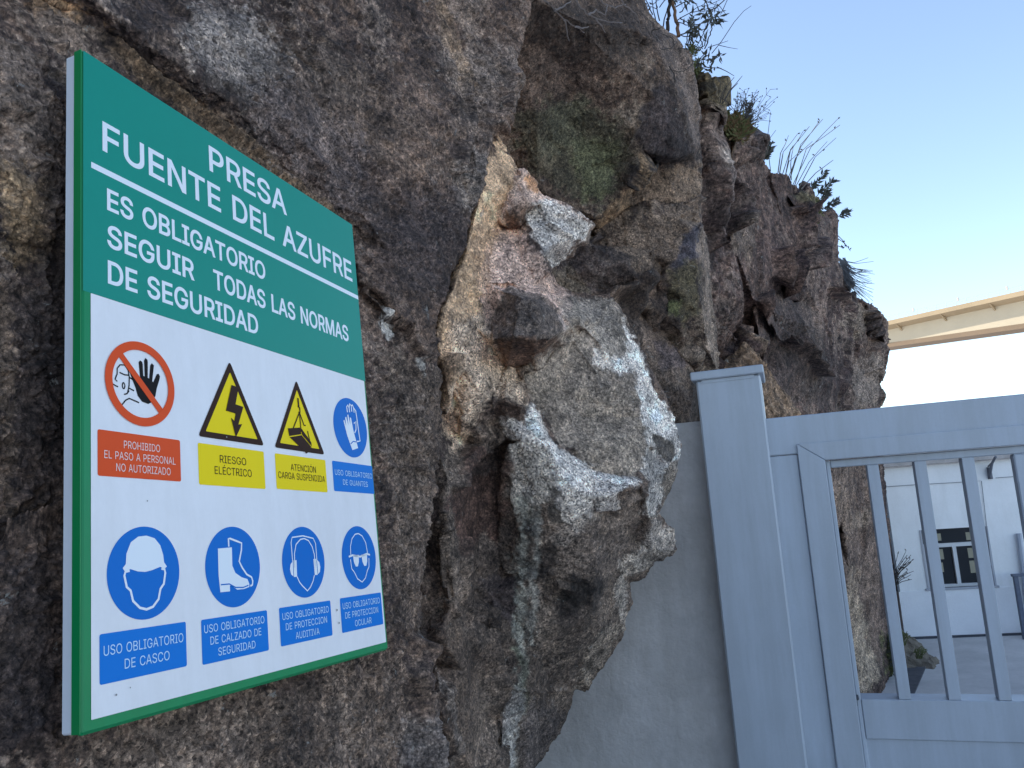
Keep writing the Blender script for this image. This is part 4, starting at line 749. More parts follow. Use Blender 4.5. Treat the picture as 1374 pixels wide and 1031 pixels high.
# ------------------------------------------------------------------ unseen hillside added left of the cliff to block the sun
M['shade_hill'] = varied('shade_hillside', (.12, .10, .07), .95, .35, .7, 6, .5, .05, col2=(.07, .075, .04), fine=5)
def shade_hill():
    nx_, ny_ = 70, 80
    v, f = [], []
    for j in range(ny_ + 1):
        y = -14 + 64 * j / ny_
        for i in range(nx_ + 1):
            t = i / nx_
            edge = 0.16 * y + 0.15 if y > 3.2 else (-0.75 + 0.36 * max(y, -20) * .6 if y > 0 else -0.75 + .22 * y)
            edge = min(edge, 2.6)
            x = edge - 46 * t ** 1.5
            dx = edge - x
            h = -1.2 + 7.5 * (1 - math.exp(-dx / 1.7)) + .16 * dx
            # the crest stays under the outline of the cliff as seen from the road
            if y < 1: h = min(h, 1.6 + .35 * dx ** .5 + .05 * dx)  # cut low here so sun reaches the ground and bounces light
            if y > 2.5: h = min(h, 1.45 + (.43 - .50 * (x / max(y, 1))) * math.hypot(x, y) if x > -.3 * y else h)
            v.append((x, y, h))
    v = np.array(v)
    v[:, 2] += fbm(v * np.array([1, 1, 0]), .35, 4, .5, 5) * .5 * np.clip((v[:, 2] + 1), 0, 1)
    for j in range(ny_):
        for i in range(nx_):
            a = j * (nx_ + 1) + i
            f.append((a, a + 1, a + nx_ + 2, a + nx_ + 1))
    return tag(mobj('shade_hill', v, f, M['shade_hill'], None, True), 'unseen dry hillside behind the granite cliff, shaped to keep the sun off', None, None, 'structure')
shade_hill()

# ------------------------------------------------------------------ ground
def ground_z(y):
    t = min(1, max(0, (y - 3.4) / 3.6)); t = t * t * (3 - 2 * t)
    return -1.05 * t
mg = varied('concrete_yard', (.62, .59, .56), .85, .12, 1.4, 30, .3, .004, col2=(.50, .48, .455), fine=18)
def ground():
    xs = sorted(set([-400, -200, -100, -50, -25] + [x * .5 for x in range(-30, 60)] + [40, 60, 100, 200, 400]))
    ys = sorted(set([-400, -100, -30] + [y * .4 for y in range(-20, 50)] + [25, 32, 45, 70, 110, 200, 400, 600]))
    P = np.array([(x, y, ground_z(y)) for y in ys for x in xs], float)
    near = np.hypot(P[:, 0], P[:, 1] - 6) < 25
    P[:, 2] += np.where(near, fbm(P, .6, 3, .5, 3) * .015, 0)
    n = len(xs)
    f = [(j * n + i, j * n + i + 1, (j + 1) * n + i + 1, (j + 1) * n + i) for j in range(len(ys) - 1) for i in range(n - 1)]
    return tag(mobj('ground', P, f, mg, None, True), 'pale grey concrete yard sloping down behind the gate', None, None, 'structure')
ground()
Zg = np.array([0, 0, 1.0])
def ghit(px, py, dz=0):
    """point where a line of sight meets the ground"""
    z = -1.05
    for _ in range(20):
        p = hit(px, py, np.array([0, 0, z + dz]), Zg); z = ground_z(p[1])
    return p

# ------------------------------------------------------------------ gate frame of reference
gx = -_dir(np.array([-3132., -383., 1041.])); gx[2] = 0; gx /= np.linalg.norm(gx)     # along the gate, to the right
gn = np.cross(gx, Zg); gn /= np.linalg.norm(gn)                                        # towards the camera
if gn[1] > 0: gn = -gn
GO = at(975, 560, 2.80)
def GP(px, py, off=0.0):
    p = hit(px, py, GO + gn * off, gn)
    return float(np.dot(p - GO, gx)), float(p[2])
GF = (np.array([GO[0], GO[1], 0.0]), gx, Zg, gn)

# rendered wall beside the post
s1 = GP(937, 566, -.09)[0]; zt = GP(923, 567, -.09)[1]
print('wall top z', zt, 'post s', GP(936.4, 512), GP(987, 1031), GP(1018.7, 502), GP(1051, 760), 'gate top', GP(1200, 545, -.06), GP(1374, 529, -.06), GP(1028, 561, -.06))
fr = GF
n_s, n_z = 60, 60
v, f = [], []
S0, S1_ = s1 - 2.4, s1 + .02
for j in range(n_z + 1):
    for i in range(n_s + 1):
        s_, z_ = S0 + (S1_ - S0) * i / n_s, -.1 + (zt + .1) * j / n_z
        v.append(GF[0] + gx * s_ + Zg * z_ + gn * -.09)
v = np.array(v)
v = v + gn * (fbm(v, 3.0, 4, .5, 8) * .006)[:, None]
top = [v[n_z * (n_s + 1) + i] for i in range(n_s + 1)]
base = len(v)
extra = [t - gn * .22 for t in top] + [t - gn * .22 - Zg * (zt + .1) for t in top]
f = [(j * (n_s + 1) + i, j * (n_s + 1) + i + 1, (j + 1) * (n_s + 1) + i + 1, (j + 1) * (n_s + 1) + i) for j in range(n_z) for i in range(n_s)]
f += [(n_z * (n_s + 1) + i, n_z * (n_s + 1) + i + 1, base + i + 1, base + i) for i in range(n_s)]
f += [(base + i, base + i + 1, base + n_s + 1 + i + 1, base + n_s + 1 + i) for i in range(n_s)]
tag(mobj('wall', list(v) + extra, f, M['wall_render'], None, True), 'short grey cement-rendered wall between the rock outcrop and the gate post', 'wall')

# gate post with its cap
sl = (GP(936.4, 511.8)[0] + GP(987, 1031)[0]) / 2
sr = (GP(1019.5, 502.2)[0] + GP(1051, 760)[0]) / 2
zc = GP(975, 507)[1]
po = empty('gate_post', GF[0] + gx * (sl + sr) / 2, 'broad grey-blue metal gate post with a flat overhanging cap', 'gate post')
b = MB(); b.boxf(GF, sl, sr, -.05, zc, -.30, 0, .006); b.build('post', M['gate_paint'], po)
b = MB(); b.boxf(GF, sl - .017, sr + .014, zc + .001, zc + .032, -.315, .016, .004)
b.boxf(GF, sl + .02, sr - .02, zc - .012, zc, -.28, .003, 0); b.build('cap', M['gate_paint'], po)

# ------------------------------------------------------------------ sliding gate
OFF = -.07
g = empty('sliding_gate', GF[0] + gx * (sr + 1.5), 'grey-blue metal gate with a barred opening over a solid lower panel', 'gate')
G = M['gate_paint']
ztop = (GP(1120, 552.5, OFF)[1] + GP(1374, 529, OFF)[1]) / 2
xo = (GP(1070, 596, OFF + .012)[0] + GP(1122, 1031, OFF + .012)[0]) / 2       # outer edge of the mitred frame
xi = (GP(1100.5, 618.5, OFF + .012)[0] + GP(1132.7, 760, OFF + .012)[0]) / 2
zo = GP(1070, 596, OFF)[1]; zi = (GP(1100.5, 618.0, OFF + .012)[1] + GP(1374, 597, OFF + .012)[1]) / 2
O2 = OFF - .016                                                               # inner frame, set back
xl = (GP(1116.5, 628, O2)[0] + GP(1152.5, 934, O2)[0]) / 2
zt2 = (GP(1117, 628, O2)[1] + GP(1358, 609.5, O2)[1]) / 2
zb = (GP(1160, 939.5, O2)[1] + GP(1374, 940.5, O2)[1]) / 2
zr = (GP(1161, 991.5, O2)[1] + GP(1374, 997, O2)[1]) / 2
xr = (GP(1359.5, 611, O2)[0])
W1 = xr - xl
print('gate', dict(ztop=ztop, xo=xo, xi=xi, zo=zo, zi=zi, xl=xl, zt2=zt2, zb=zb, zr=zr, xr=xr, sl=sl, sr=sr, zc=zc))
LEN = 3.6
b = MB(); b.boxf(GF, sr - .01, sr + LEN, zi + .03, ztop, OFF - .06, OFF, .004); b.build('top_beam', G, g)
b = MB(); b.boxf(GF, sr - .01, xo - .001, .03, zi + .028, OFF - .06, OFF - .002, .003); b.build('outer_stile', G, g)
# mitred frame, proud of the rest
def mitre(nm, quad, c0, c1):
    b = MB()
    v = [GF[0] + gx * s_ + Zg * z_ + gn * c for c in (c0, c1) for (s_, z_) in quad]
    b.add(v, [(0, 1, 2, 3), (7, 6, 5, 4), (0, 4, 5, 1), (1, 5, 6, 2), (2, 6, 7, 3), (3, 7, 4, 0)])
    o = b.build(nm, G, g)
    bm_ = o.modifiers.new('b', 'BEVEL'); bm_.width = .0025; bm_.segments = 1
    return o
XR = sr + LEN - .02
mitre('frame_stile', [(xo, .05), (xi, .05), (xi, zi), (xo, zo)], OFF - .03, OFF + .012)
mitre('frame_head', [(xo + .0012, zo), (xi + .0012, zi), (XR, zi), (XR, zo)], OFF - .03, OFF + .0115)
b = MB(); b.boxf(GF, xi + .001, xl, .08, zi - .001, O2 - .035, O2, .003); b.build('inner_stile', G, g)
b = MB(); b.boxf(GF, xl + .001, XR, zt2, zi - .0015, O2 - .035, O2 - .001, .003); b.build('inner_head', G, g)
b = MB(); b.boxf(GF, xl + .001, XR, zr, zb, O2 - .085, O2 + .001, .002); b.build('mid_rail', G, g)
b = MB(); b.boxf(GF, GP(1161, 1000, O2)[0], XR - .05, .10, zr - .001, O2 - .03, O2 - .008, .002); b.build('lower_panel', G, g)
b = MB(); b.boxf(GF, xl + .001, XR, .06, .10, O2 - .04, O2, .003); b.build('bottom_rail', G, g)
bars = []
for (p0, p1) in (((1165.1, 626), (1204.8, 939)), ((1228.2, 620), (1271.8, 939.5)), ((1293, 615), (1338.5, 940))):
    bars.append((GP(*p0, O2)[0] + GP(*p1, O2)[0]) / 2)
bw = .037
print('bars', bars, xl, xr)
pitch = (bars[2] - bars[0]) / 2
def bar(s_, first=[None]):
    if first[0] is None:
        b = MB(); b.boxf(GF, s_, s_ + bw, zb + .0005, zt2 - .0005, O2 - .055, O2 - .002, .0015)
        first[0] = (b.build('bar', G, g), s_); return
    o = first[0][0].copy(); COL.objects.link(o)
    o.location = o.location + Vector(gx * (s_ - first[0][1]))
for s_ in bars: bar(s_)
b = MB(); b.boxf(GF, xr, xr + .085, zb + .0005, zt2 - .0005, O2 - .045, O2 + .002, .004); b.build('middle_stile', G, g)
for k in range(4): bar(xr + .085 + .1 + pitch * k)
b = MB()
lx, lz = GP(1142.5, 933, O2)[0], GP(1145, 932, O2)[1]
b.boxf(GF, lx - .003, lx + .021, lz - .014, lz, O2, O2 + .024, .003); b.boxf(GF, lx + .004, lx + .014, lz - .034, lz - .012, O2, O2 + .020, .002)
b.boxf(GF, lx - .002, lx + .021, lz - .004, lz + .001, O2 + .006, O2 + .018, .001)
b.build('latch', M['dark_metal'], g)

# ------------------------------------------------------------------ white building
bx = -_dir(np.array([-5767., -577., 1041.])); bx[2] = 0; bx /= np.linalg.norm(bx)
bn = np.cross(bx, Zg)
if bn[1] > 0: bn = -bn
BO = ghit(1290, 855)
print('building at', BO)
def BP(px, py, off=0.0):
    p = hit(px, py, BO + bn * off, bn)
    return float(np.dot(p - BO, bx)), float(p[2] - BO[2])
BF = (BO, bx, Zg, bn)
bl = (BP(1186, 632)[0] + BP(1205, 792)[0]) / 2
wx0 = (BP(1233.2, 712)[0] + BP(1244.3, 790)[0]) / 2; wx1 = (BP(1325.5, 707)[0] + BP(1336.3, 785)[0]) / 2
wz0 = (BP(1244, 790)[1] + BP(1336, 785.5)[1]) / 2; wz1 = (BP(1233, 712)[1] + BP(1325, 706)[1]) / 2
pz = (BP(1215, 794)[1] + BP(1350, 787)[1]) / 2
cz = BP(1290, 622)[1]
BH = cz + .02
print('bldg', bl, wx0, wx1, wz0, wz1, pz, cz)
bd = empty('building', BO, 'white rendered building with a small dark sliding window, behind the gate bars', 'building')
WP = M['white_paint']
D_ = 5.0
RX = wx1 + 5.5
b = MB()
b.boxf(BF, bl, wx0, pz, BH, -.25, 0); b.boxf(BF, wx1, RX, pz, BH, -.25, 0)
b.boxf(BF, wx0, wx1, pz, wz0, -.25, 0); b.boxf(BF, wx0, wx1, wz1, BH, -.25, 0)
b.boxf(BF, bl, bl + .25, pz, BH, -D_, -.25); b.boxf(BF, RX - .25, RX, -.2, BH, -D_, -.25); b.boxf(BF, bl + .25, RX - .25, -.2, BH, -D_, -D_ + .25)
b.build('wall', WP, bd)
b = MB(); b.boxf(BF, bl - .02, RX, -.3, pz, -.27, .012, .004); b.build('plinth', varied('white_painted_brick', (.87, .87, .88), .8, .05, 2, 40, .4, .01), bd)
b = MB(); b.boxf(BF, bl - .15, RX + .2, BH, BH + .22, -D_, .12, .01); b.build('roof', varied('weathered_concrete', (.46, .42, .40), .9, .2, 5, 60, .4, .004, fine=30), bd)
b = MB(); b.boxf(BF, bl - .035, bl + .002, pz + .002, BH - .05, -.3, .03, .004); b.build('side_shade_strip', mat('side_shade_grey', (.16, .17, .19), .7), bd)  # grey strip added: shade of the building's side face as colour
# window
wd = MB(); fw = .045
FR = mat('window_frame_white', (.62, .63, .64), .5)
JM = mat('window_jamb', (.42, .43, .47), .8)
midz = (BP(1270, 732)[1])
for (a0, a1, c0, c1) in ((wx0, wx0 + .03, wz0, wz1), (wx1 - .03, wx1, wz0, wz1)): wd.boxf(BF, a0, a1, c0, c1, -.12, .012)
wd.boxf(BF, wx0 - .03, wx1 + .03, wz0 - .035, wz0, -.12, .035, .006)
win = wd.build('window', JM, bd)
fx0, fx1 = wx0 + .03, wx1 - .03
b = MB()
b.boxf(BF, fx0, fx1, wz0, wz0 + fw, -.12, -.05); b.boxf(BF, fx0, fx1, midz - .03, midz + .03, -.12, -.05)
b.boxf(BF, fx0, fx0 + fw, wz0 + fw, midz - .03, -.12, -.05); b.boxf(BF, fx1 - fw, fx1, wz0 + fw, midz - .03, -.12, -.05)
xm = BP(1285.5, 760)[0]; b.boxf(BF, xm - .028, xm + .028, wz0 + fw, midz - .03, -.12, -.045)
b.build('window_frame', FR, win)
GL = mat('dark_window_glass', (.012, .014, .016), .06, .5)
b = MB(); b.boxf(BF, fx0 + fw, xm - .03, wz0 + fw, midz - .031, -.10, -.095); b.build('pane', GL, win)
b = MB(); b.boxf(BF, xm + .03, fx1 - fw, wz0 + fw, midz - .031, -.10, -.095); b.build('pane', GL, win)
b = MB(); b.boxf(BF, fx0, fx1, midz + .031, wz1, -.10, -.095); b.build('pane', GL, win)
PB = mat('pale_beige', (.36, .33, .24), .8)
for (x0_, y0_, x1_, y1_) in ((1239, 716, 1243, 728), (1256, 716, 1262, 726), (1297, 714, 1305, 725), (1258, 737, 1265, 751), (1300, 735, 1309, 749), (1303, 752, 1313, 769), (1260, 755, 1265, 768)):  # pale squares laid on the panes
    p0, p1 = BP(x0_, y1_, -.09), BP(x1_, y0_, -.09)
    b = MB(); b.boxf(BF, p0[0], max(p1[0], p0[0] + .03), p0[1], p1[1], -.0945, -.0925); b.build('pale_square', PB, win)
b = MB(); b.boxf(BF, bl, RX - .1, -.01, .035, .0125, .020); b.build('base_joint', M['dark_metal'], bd)
# conduit, bracket, downpipe
CB = mat('grey_cable', (.22, .23, .26), .6)
def bpt(px, py, off): q = BP(px, py, off); return BF[0] + bx * q[0] + Zg * q[1] + bn * off
b = MB(); b.tube([bpt(1180, 654, .015), bpt(1224, 651, .015), bpt(1294, 647, .015), bpt(1317, 645.5, .015), bpt(1330, 760, .015)], .005, n=5); b.build('cable', CB, bd)
b = MB(); b.tube([bpt(1336, 641.5, .015), bpt(1358, 640, .015), bpt(1440, 634, .015)], .005, n=5); b.build('cable', CB, bd)
b = MB(); b.tube([bpt(1329, 642, .03), bpt(1327, 628, .03)], .03, n=6); b.tube([bpt(1328, 638, .06), bpt(1331, 622, .20), bpt(1336, 613, .34)], .022, .02, n=6); b.tube([bpt(1326, 626, .06), bpt(1333, 619, .22)], .015, n=5)
b.boxf(BF, BP(1325.5, 640)[0], BP(1331, 640)[0], BP(1328, 643)[1], BP(1328, 627)[1], .002, .03); b.build('bracket', mat('weathered_bracket', (.13, .14, .17), .6), bd)
b = MB(); b.tube([bpt(1367, 716, .05), bpt(1384, 853, .05)], .04, n=8); b.build('downpipe', mat('pale_pipe', (.42, .45, .52), .5), bd)

# railing by the building
rl = empty('railing', ghit(1371, 862), 'dark blue-grey metal railing standing beside the white building at the right edge', 'railing')
RO = ghit(1366, 858)
RF = (RO, bx, Zg, bn)
def RP(px, py): p = hit(px, py, RO, bn); return float(np.dot(p - RO, bx)), float(p[2] - RO[2])
rt = RP(1357, 770.5)[1]
rx0 = RP(1357, 772)[0]
b = MB(); b.boxf(RF, rx0, rx0 + 2.6, rt - .04, rt, -.03, .03, .005); b.build('top_rail', M['rail_paint'], rl)
b = MB(); b.boxf(RF, rx0 + .03, rx0 + 2.6, .10, .13, -.02, .02, .004); b.build('bottom_rail', M['rail_paint'], rl)
for k in (0, 2.4):
    b = MB(); b.boxf(RF, rx0 + .02 + k, rx0 + .085 + k, -.05, rt - .041, -.03, .03, .005); b.build('post', M['rail_paint'], rl)
for k in range(1, 17):
    b = MB(); b.boxf(RF, rx0 + .085 + .13 * k, rx0 + .105 + .13 * k, .131, rt - .041, -.01, .01); b.build('baluster', M['rail_paint'], rl)

# dark metal plate and low kerb on the yard
q = [ghit(1217, 898), ghit(1243, 895.5), ghit(1224, 940), ghit(1214, 940)]
b = MB(); up = Zg * .02
b.add([p + Zg * .004 for p in q] + [p + up for p in q], [(4, 5, 6, 7), (0, 1, 5, 4), (1, 2, 6, 5), (2, 3, 7, 6), (3, 0, 4, 7)])
o = b.build('drain_cover', varied('dark_plate', (.09, .09, .10), .7, .3, 8, 80, .4, .003)); tag(o, 'dark grey plate lying flush in the concrete yard beside the cliff foot', 'drain cover')
# heap of soil at the foot of the cliff
def mound():
    c = ghit(1218, 888); v, f = [], []; n, m_ = 40, 16
    for j in range(m_ + 1):
        r = j / m_
        for i in range(n):
            a = 2 * math.pi * i / n
            v.append(c + np.array([math.cos(a) * .62 * r - .12, math.sin(a) * .8 * r + .25, .62 * (1 - r) ** 1.1 - .03]))
    v = np.array(v); v += np.stack([fbm(v, 3, 4, .6, 2), fbm(v, 3, 4, .6, 12), fbm(v, 5, 5, .65, 22)], 1) * .14
    for j in range(m_):
        for i in range(n): f.append((j * n + i, j * n + (i + 1) % n, (j + 1) * n + (i + 1) % n, (j + 1) * n + i))
    o = mobj('soil_mound', v, f, varied('dry_soil', (.19, .155, .115), .95, .35, 9, 40, .8, .02, fine=60), None, False)
    tag(o, 'small heap of dry soil and stones at the foot of the cliff in the yard', 'soil', None, 'stuff')
    return c
MC = mound()

# ------------------------------------------------------------------ bridge
brd = _dir(np.array([-740., -203., 1041.])); brd[2] = 0; brd /= np.linalg.norm(brd)   # goes away to the left
brn = np.cross(brd, Zg)
if np.dot(brn, -brd * 0 + (EYE - at(1374, 420, 140))) < 0: brn = -brn
RB = at(1374, 398, 140.0)
def BRs(px, py, off=0.0):
    p = hit(px, py, RB + brn * off, brn); return float(np.dot(p - RB, brd)), float(p[2] - RB[2])
br = empty('bridge', np.array([RB[0], RB[1], 0]), 'long concrete road bridge high in the sunlight beyond the cliff', 'bridge')
CONC = varied('bridge_concrete', (.36, .27, .165), .85, .08, .15, 1.2, .3, .02, fine=.8)
CONW = varied('bridge_web_sunlit', (.50, .42, .30), .85, .05, .12, 1.2, .2, .02, fine=.8)  # paler tone paints the sunlit face of the web
SOF = varied('bridge_soffit_shaded', (.22, .155, .10), .9, .08, .15, fine=.8)  # darker brown paints the shade under the girder
s0b, s1b = BRs(1174, 436)[0] + 40, -70
BRF = (RB, brd, Zg, brn)
def prof(pts_, off): return [BRs(x, y, off) for x, y in pts_]
top = prof([(1374, 389.5), (1190, 431)], 0)
kt = (top[1][1] - top[0][1]) / (top[1][0] - top[0][0])
bot = prof([(1374, 434.5), (1280, 446.5), (1190, 461)], -2.6)
print('bridge', top, bot)
def deckz(s_): return top[0][1] + kt * (s_ - top[0][0])
cf = np.polyfit([q[0] for q in bot], [q[1] for q in bot], 1)
def botz(s_): return cf[0] * s_ + cf[1]
nseg = 40
def strip(name, m_, sec):
    """sec(s) gives the cross-section corners (across, up) at distance s"""
    b = MB(); v, f = [], []
    k = len(sec(0))
    for i in range(nseg + 1):
        s_ = s1b + (s0b - s1b) * i / nseg
        for (c, z_) in sec(s_): v.append(RB + brd * s_ + brn * c + Zg * z_)
    for i in range(nseg):
        for j in range(k): f.append((i * k + j, i * k + (j + 1) % k, (i + 1) * k + (j + 1) % k, (i + 1) * k + j))
    f += [tuple(range(k)), tuple(nseg * k + j for j in range(k))[::-1]]
    b.add(v, f); return b.build(name, m_, br)
strip('deck', CONC, lambda s_: [(0, deckz(s_)), (0, deckz(s_) - .9), (-2.3, deckz(s_) - 1.45), (-9.7, deckz(s_) - 1.45), (-12, deckz(s_) - .9), (-12, deckz(s_))])
strip('girder', CONW, lambda s_: [(-2.3, deckz(s_) - 1.46), (-2.8, botz(s_)), (-9.2, botz(s_)), (-9.7, deckz(s_) - 1.46)])
strip('bottom_slab', SOF, lambda s_: [(-2.75, botz(s_) - .01), (-2.85, botz(s_) - .9), (-9.15, botz(s_) - .9), (-9.25, botz(s_) - .01)])
b = MB(); nst = int((s0b - s1b) / 9)
for k in range(nst):
    s_ = s1b + 4 + 9 * k; z_ = deckz(s_)
    O_ = RB + brd * s_
    v = [O_ + brd * t + brn * c + Zg * (z_ + q) for t in (-.15, .15) for (c, q) in ((-.2, -.97), (-2.3, -1.47), (-2.4, -2.2))]
    b = MB(); b.add(v, [(0, 1, 2), (5, 4, 3), (0, 2, 5, 3), (0, 3, 4, 1), (1, 4, 5, 2)])
    b.build('bracket', CONC, br)
b = MB(); s_ = s1b
RM = mat('bridge_rail', (.45, .42, .38), .6)
while s_ < s0b:
    z_ = deckz(s_)
    b.boxf((RB + brd * s_ + Zg * z_, brd, Zg, brn), -.035, .035, 0, 1.0, -.25, -.18); s_ += 1.9
o = b.build('railing_posts', RM, br); o['kind'] = 'stuff'
b = MB(); b.tube([RB + brd * s1b + Zg * (deckz(s1b) + 1.0) - brn * .2, RB + brd * s0b + Zg * (deckz(s0b) + 1.0) - brn * .2], .03, n=4); b.tube([RB + brd * s1b + Zg * (deckz(s1b) + .5) - brn * .2, RB + brd * s0b + Zg * (deckz(s0b) + .5) - brn * .2], .02, n=4); b.build('handrail', RM, br)
s_ = s1b + 3; 
while s_ < s0b:
    z_ = deckz(s_); b = MB(); b.boxf((RB + brd * s_ + Zg * z_, brd, Zg, brn), -.18, .18, .7, 1.5, -.3, -.1); b.build('rail_fitting', RM, br); s_ += 8.7
for s_ in (s1b + 2, s0b - 2):
    b = MB(); b.boxf((RB + brd * s_, brd, Zg, brn), -2.5, 2.5, -(RB[2] + 2), botz(s_) - .9, -8.5, -3.5, .2); b.build('pier', CONC, br)
# ------------------------------------------------------------------ safety sign
SW = SIGN_H * .63301604 / .83004509
SF = (SG_TL, SG_X, SG_D, SG_N)                     # across, down, out
def su(u, v, n=0.0): return SG_TL + SG_X * (u * SIGN_H) + SG_D * (v * SIGN_H) + SG_N * n
sg = empty('safety_sign', su(.38, 1.0, -.03), 'large green and white safety sign with pictograms fixed flat to the rock face', 'sign')
b = MB(); b.boxf(SF, -.0, SW, -.0, SIGN_H, -.011, 0, .0035); pn = b.build('panel', M['sign_green'], sg)
b = MB(); b.boxf(SF, .0015, SW - .0015, .0015, SIGN_H - .0015, -.030, -.0112, .002); b.build('back_box', M['sign_side'], sg)
b = MB(); b.boxf(SF, -.0012, -.0002, .002, SIGN_H - .002, -.012, -.0006, 0); b.build('edge_strip', M['sign_dark_green'], sg)
for (a_, c_) in ((.15, .2), (.6, .2), (.15, .85), (.6, .85)):
    b = MB(); p = su(a_, c_, -.030); b.tube([p, p - SG_N * .09], .008, n=8); b.build('fixing_bolt', M['screw'], sg)
LAYER = [0]
def place(name, vv, ff, m_, lvl, parent=None):
    """flat print in sign units (1 = sign height), standing lvl films proud of the panel"""
    co = np.array(vv, float)
    W = SG_TL + SG_X * (co[:, 0:1] * SIGN_H) + SG_D * (co[:, 1:2] * SIGN_H) + SG_N * (.00035 * lvl + .0001)
    out = []
    for f in ff:
        n = np.cross(W[f[1]] - W[f[0]], W[f[2]] - W[f[0]])
        out.append(f if np.dot(n, SG_N) > 0 else tuple(f)[::-1])
    return mobj(name, W, out, m_, parent or sg)
def fill(polys):
    """triangles inside the outlines, by winding number"""
    P_l, E_, = [], []
    for p in polys:
        n0 = len(P_l); P_l += [Vector(q) * 1000 for q in p]; E_ += [(n0 + i, n0 + (i + 1) % len(p)) for i in range(len(p))]
    v, e, f, *_ = delaunay_2d_cdt(P_l, E_, [], 0, 1e-5)
    keep = []
    for t in f:
        cx_ = sum(v[i].x for i in t) / 3 / 1000; cy_ = sum(v[i].y for i in t) / 3 / 1000; w = 0
        for p in polys:
            for i in range(len(p)):
                (x0, y0), (x1, y1) = p[i], p[(i + 1) % len(p)]
                if (y0 > cy_) != (y1 > cy_) and cx_ < (x1 - x0) * (cy_ - y0) / (y1 - y0) + x0: w += 1 if y1 > y0 else -1
        if w: keep.append(tuple(t))
    return [(q.x / 1000, q.y / 1000) for q in v], keep
def flat(name, polys, m_, lvl, parent=None):
    # second and later outlines that lie in the first one are holes: give them the opposite sense
    def area(p): return sum(p[i][0] * p[(i + 1) % len(p)][1] - p[(i + 1) % len(p)][0] * p[i][1] for i in range(len(p)))
    polys = [p if (area(p) > 0) == (k == 0) else p[::-1] for k, p in enumerate(polys)]
    vv, ff = fill(polys)
    return place(name, vv, ff, m_, lvl, parent)
def flat_text(name, glyphs, m_, lvl, parent=None):
    vv, ff = [], []
    for g_ in glyphs:
        a, f = fill(g_); n = len(vv); vv += a; ff += [tuple(n + i for i in t) for t in f]
    return place(name, vv, ff, m_, lvl, parent)
def rect(u0, v0, u1, v1, r=.003):
    out = []
    for (cx_, cy_, a0) in ((u1 - r, v0 + r, -90), (u1 - r, v1 - r, 0), (u0 + r, v1 - r, 90), (u0 + r, v0 + r, 180)):
        for k in range(4):
            a = math.radians(a0 + 30 * k); out.append((cx_ + r * math.cos(a), cy_ + r * math.sin(a)))
    return out
def disc(cx_, cy_, r, n=64): return [(cx_ + r * math.cos(2 * math.pi * k / n), cy_ + r * math.sin(2 * math.pi * k / n)) for k in range(n)]
def stroke(pts_, w):
    """a line of width w as rectangles with round joints, as separate outlines"""
    P_l = [np.array(p, float) for p in pts_]; L, R = [], []
    n = len(P_l)
    for i, p in enumerate(P_l):
        t = P_l[min(i + 1, n - 1)] - P_l[max(i - 1, 0)]; t /= np.linalg.norm(t) + 1e-9
        q = np.array([-t[1], t[0]]) * w / 2
        L.append(tuple(p + q)); R.append(tuple(p - q))
    return L + R[::-1]
def text_polys(txt, u0, v0, u1, v1, bold=0.0):
    """capitals between u0..u1, cap height v0 (top)..v1 (baseline)"""
    x, gl = 0, []
    for ch in txt:
        if ch == ' ': x += 250; continue
        adv, sp = GLYPHS[ch]
        gl.append([[(x + s_[i], s_[i + 1]) for i in range(0, len(s_), 2)] for s_ in sp])
        x += adv
    xs = [p[0] for g_ in gl for c_ in g_ for p in c_]; x0, x1 = min(xs), max(xs)
    ch_ = max(p[1] for q in GLYPHS['H'][1] for p in [(q[i], q[i + 1]) for i in range(0, len(q), 2)])
    kx, ky = (u1 - u0) / (x1 - x0), (v1 - v0) / ch_
    out = []
    for g_ in gl:
        cs = []
        for c_ in g_:
            q = [(u0 + (p[0] - x0) * kx, v1 - p[1] * ky) for p in c_]
            n = len(q); r = []
            for i in range(n):                      # thicken: push each outline outwards, holes run the other way and shrink
                a, c, d = q[i - 1], q[i], q[(i + 1) % n]
                e1 = (c[0] - a[0], c[1] - a[1]); e2 = (d[0] - c[0], d[1] - c[1])
                l1, l2 = math.hypot(*e1) + 1e-9, math.hypot(*e2) + 1e-9
                n1, n2 = (e1[1] / l1, -e1[0] / l1), (e2[1] / l2, -e2[0] / l2)
                nx_, ny_ = n1[0] + n2[0], n1[1] + n2[1]; l = math.hypot(nx_, ny_) + 1e-9
                k = min(1.5, 2 / max(l, .4)) * bold / l * BOLD_SIGN[0]
                r.append((c[0] + nx_ * k, c[1] + ny_ * k))
            cs.append(r)
        out.append(cs)
    return out
BOLD_SIGN = [1]
# orientation of outer outlines, found from the letter H
_h = GLYPHS['H'][1][0]; _p = [(_h[i], -_h[i + 1]) for i in range(0, len(_h), 2)]
_A = sum(_p[i][0] * _p[(i + 1) % len(_p)][1] - _p[(i + 1) % len(_p)][0] * _p[i][1] for i in range(len(_p)))
BOLD_SIGN[0] = 1 if _A > 0 else -1
flat('header_sky_tint', [rect(.002, .003, .7595, .4005, .001)], M['sign_green_sky'], .4)  # film added only to carry the reflected sky tint
flat('white_field', [rect(.0145, .401, .7535, .9835, .001)], M['sign_white'], 1)
flat('rule_line', [rect(.0157, .1885, .7585, .1985, .0005)], M['sign_text'], 1)
for (t, u0, v0, u1, v1, bo) in (('PRESA', .2715, .033, .4965, .083, .0013), ('FUENTE DEL AZUFRE', .0375, .109, .738, .158, .0013), ('ES OBLIGATORIO', .045, .221, .414, .2555, .0011),
                               ('SEGUIR', .045, .281, .2215, .3165, .0011), ('TODAS LAS NORMAS', .270, .281, .7005, .3165, .0011), ('DE SEGURIDAD', .0455, .340, .3835, .3755, .0011)):
    flat_text('heading_text', text_polys(t, u0, v0, u1, v1, bo), M['sign_text'], 1)
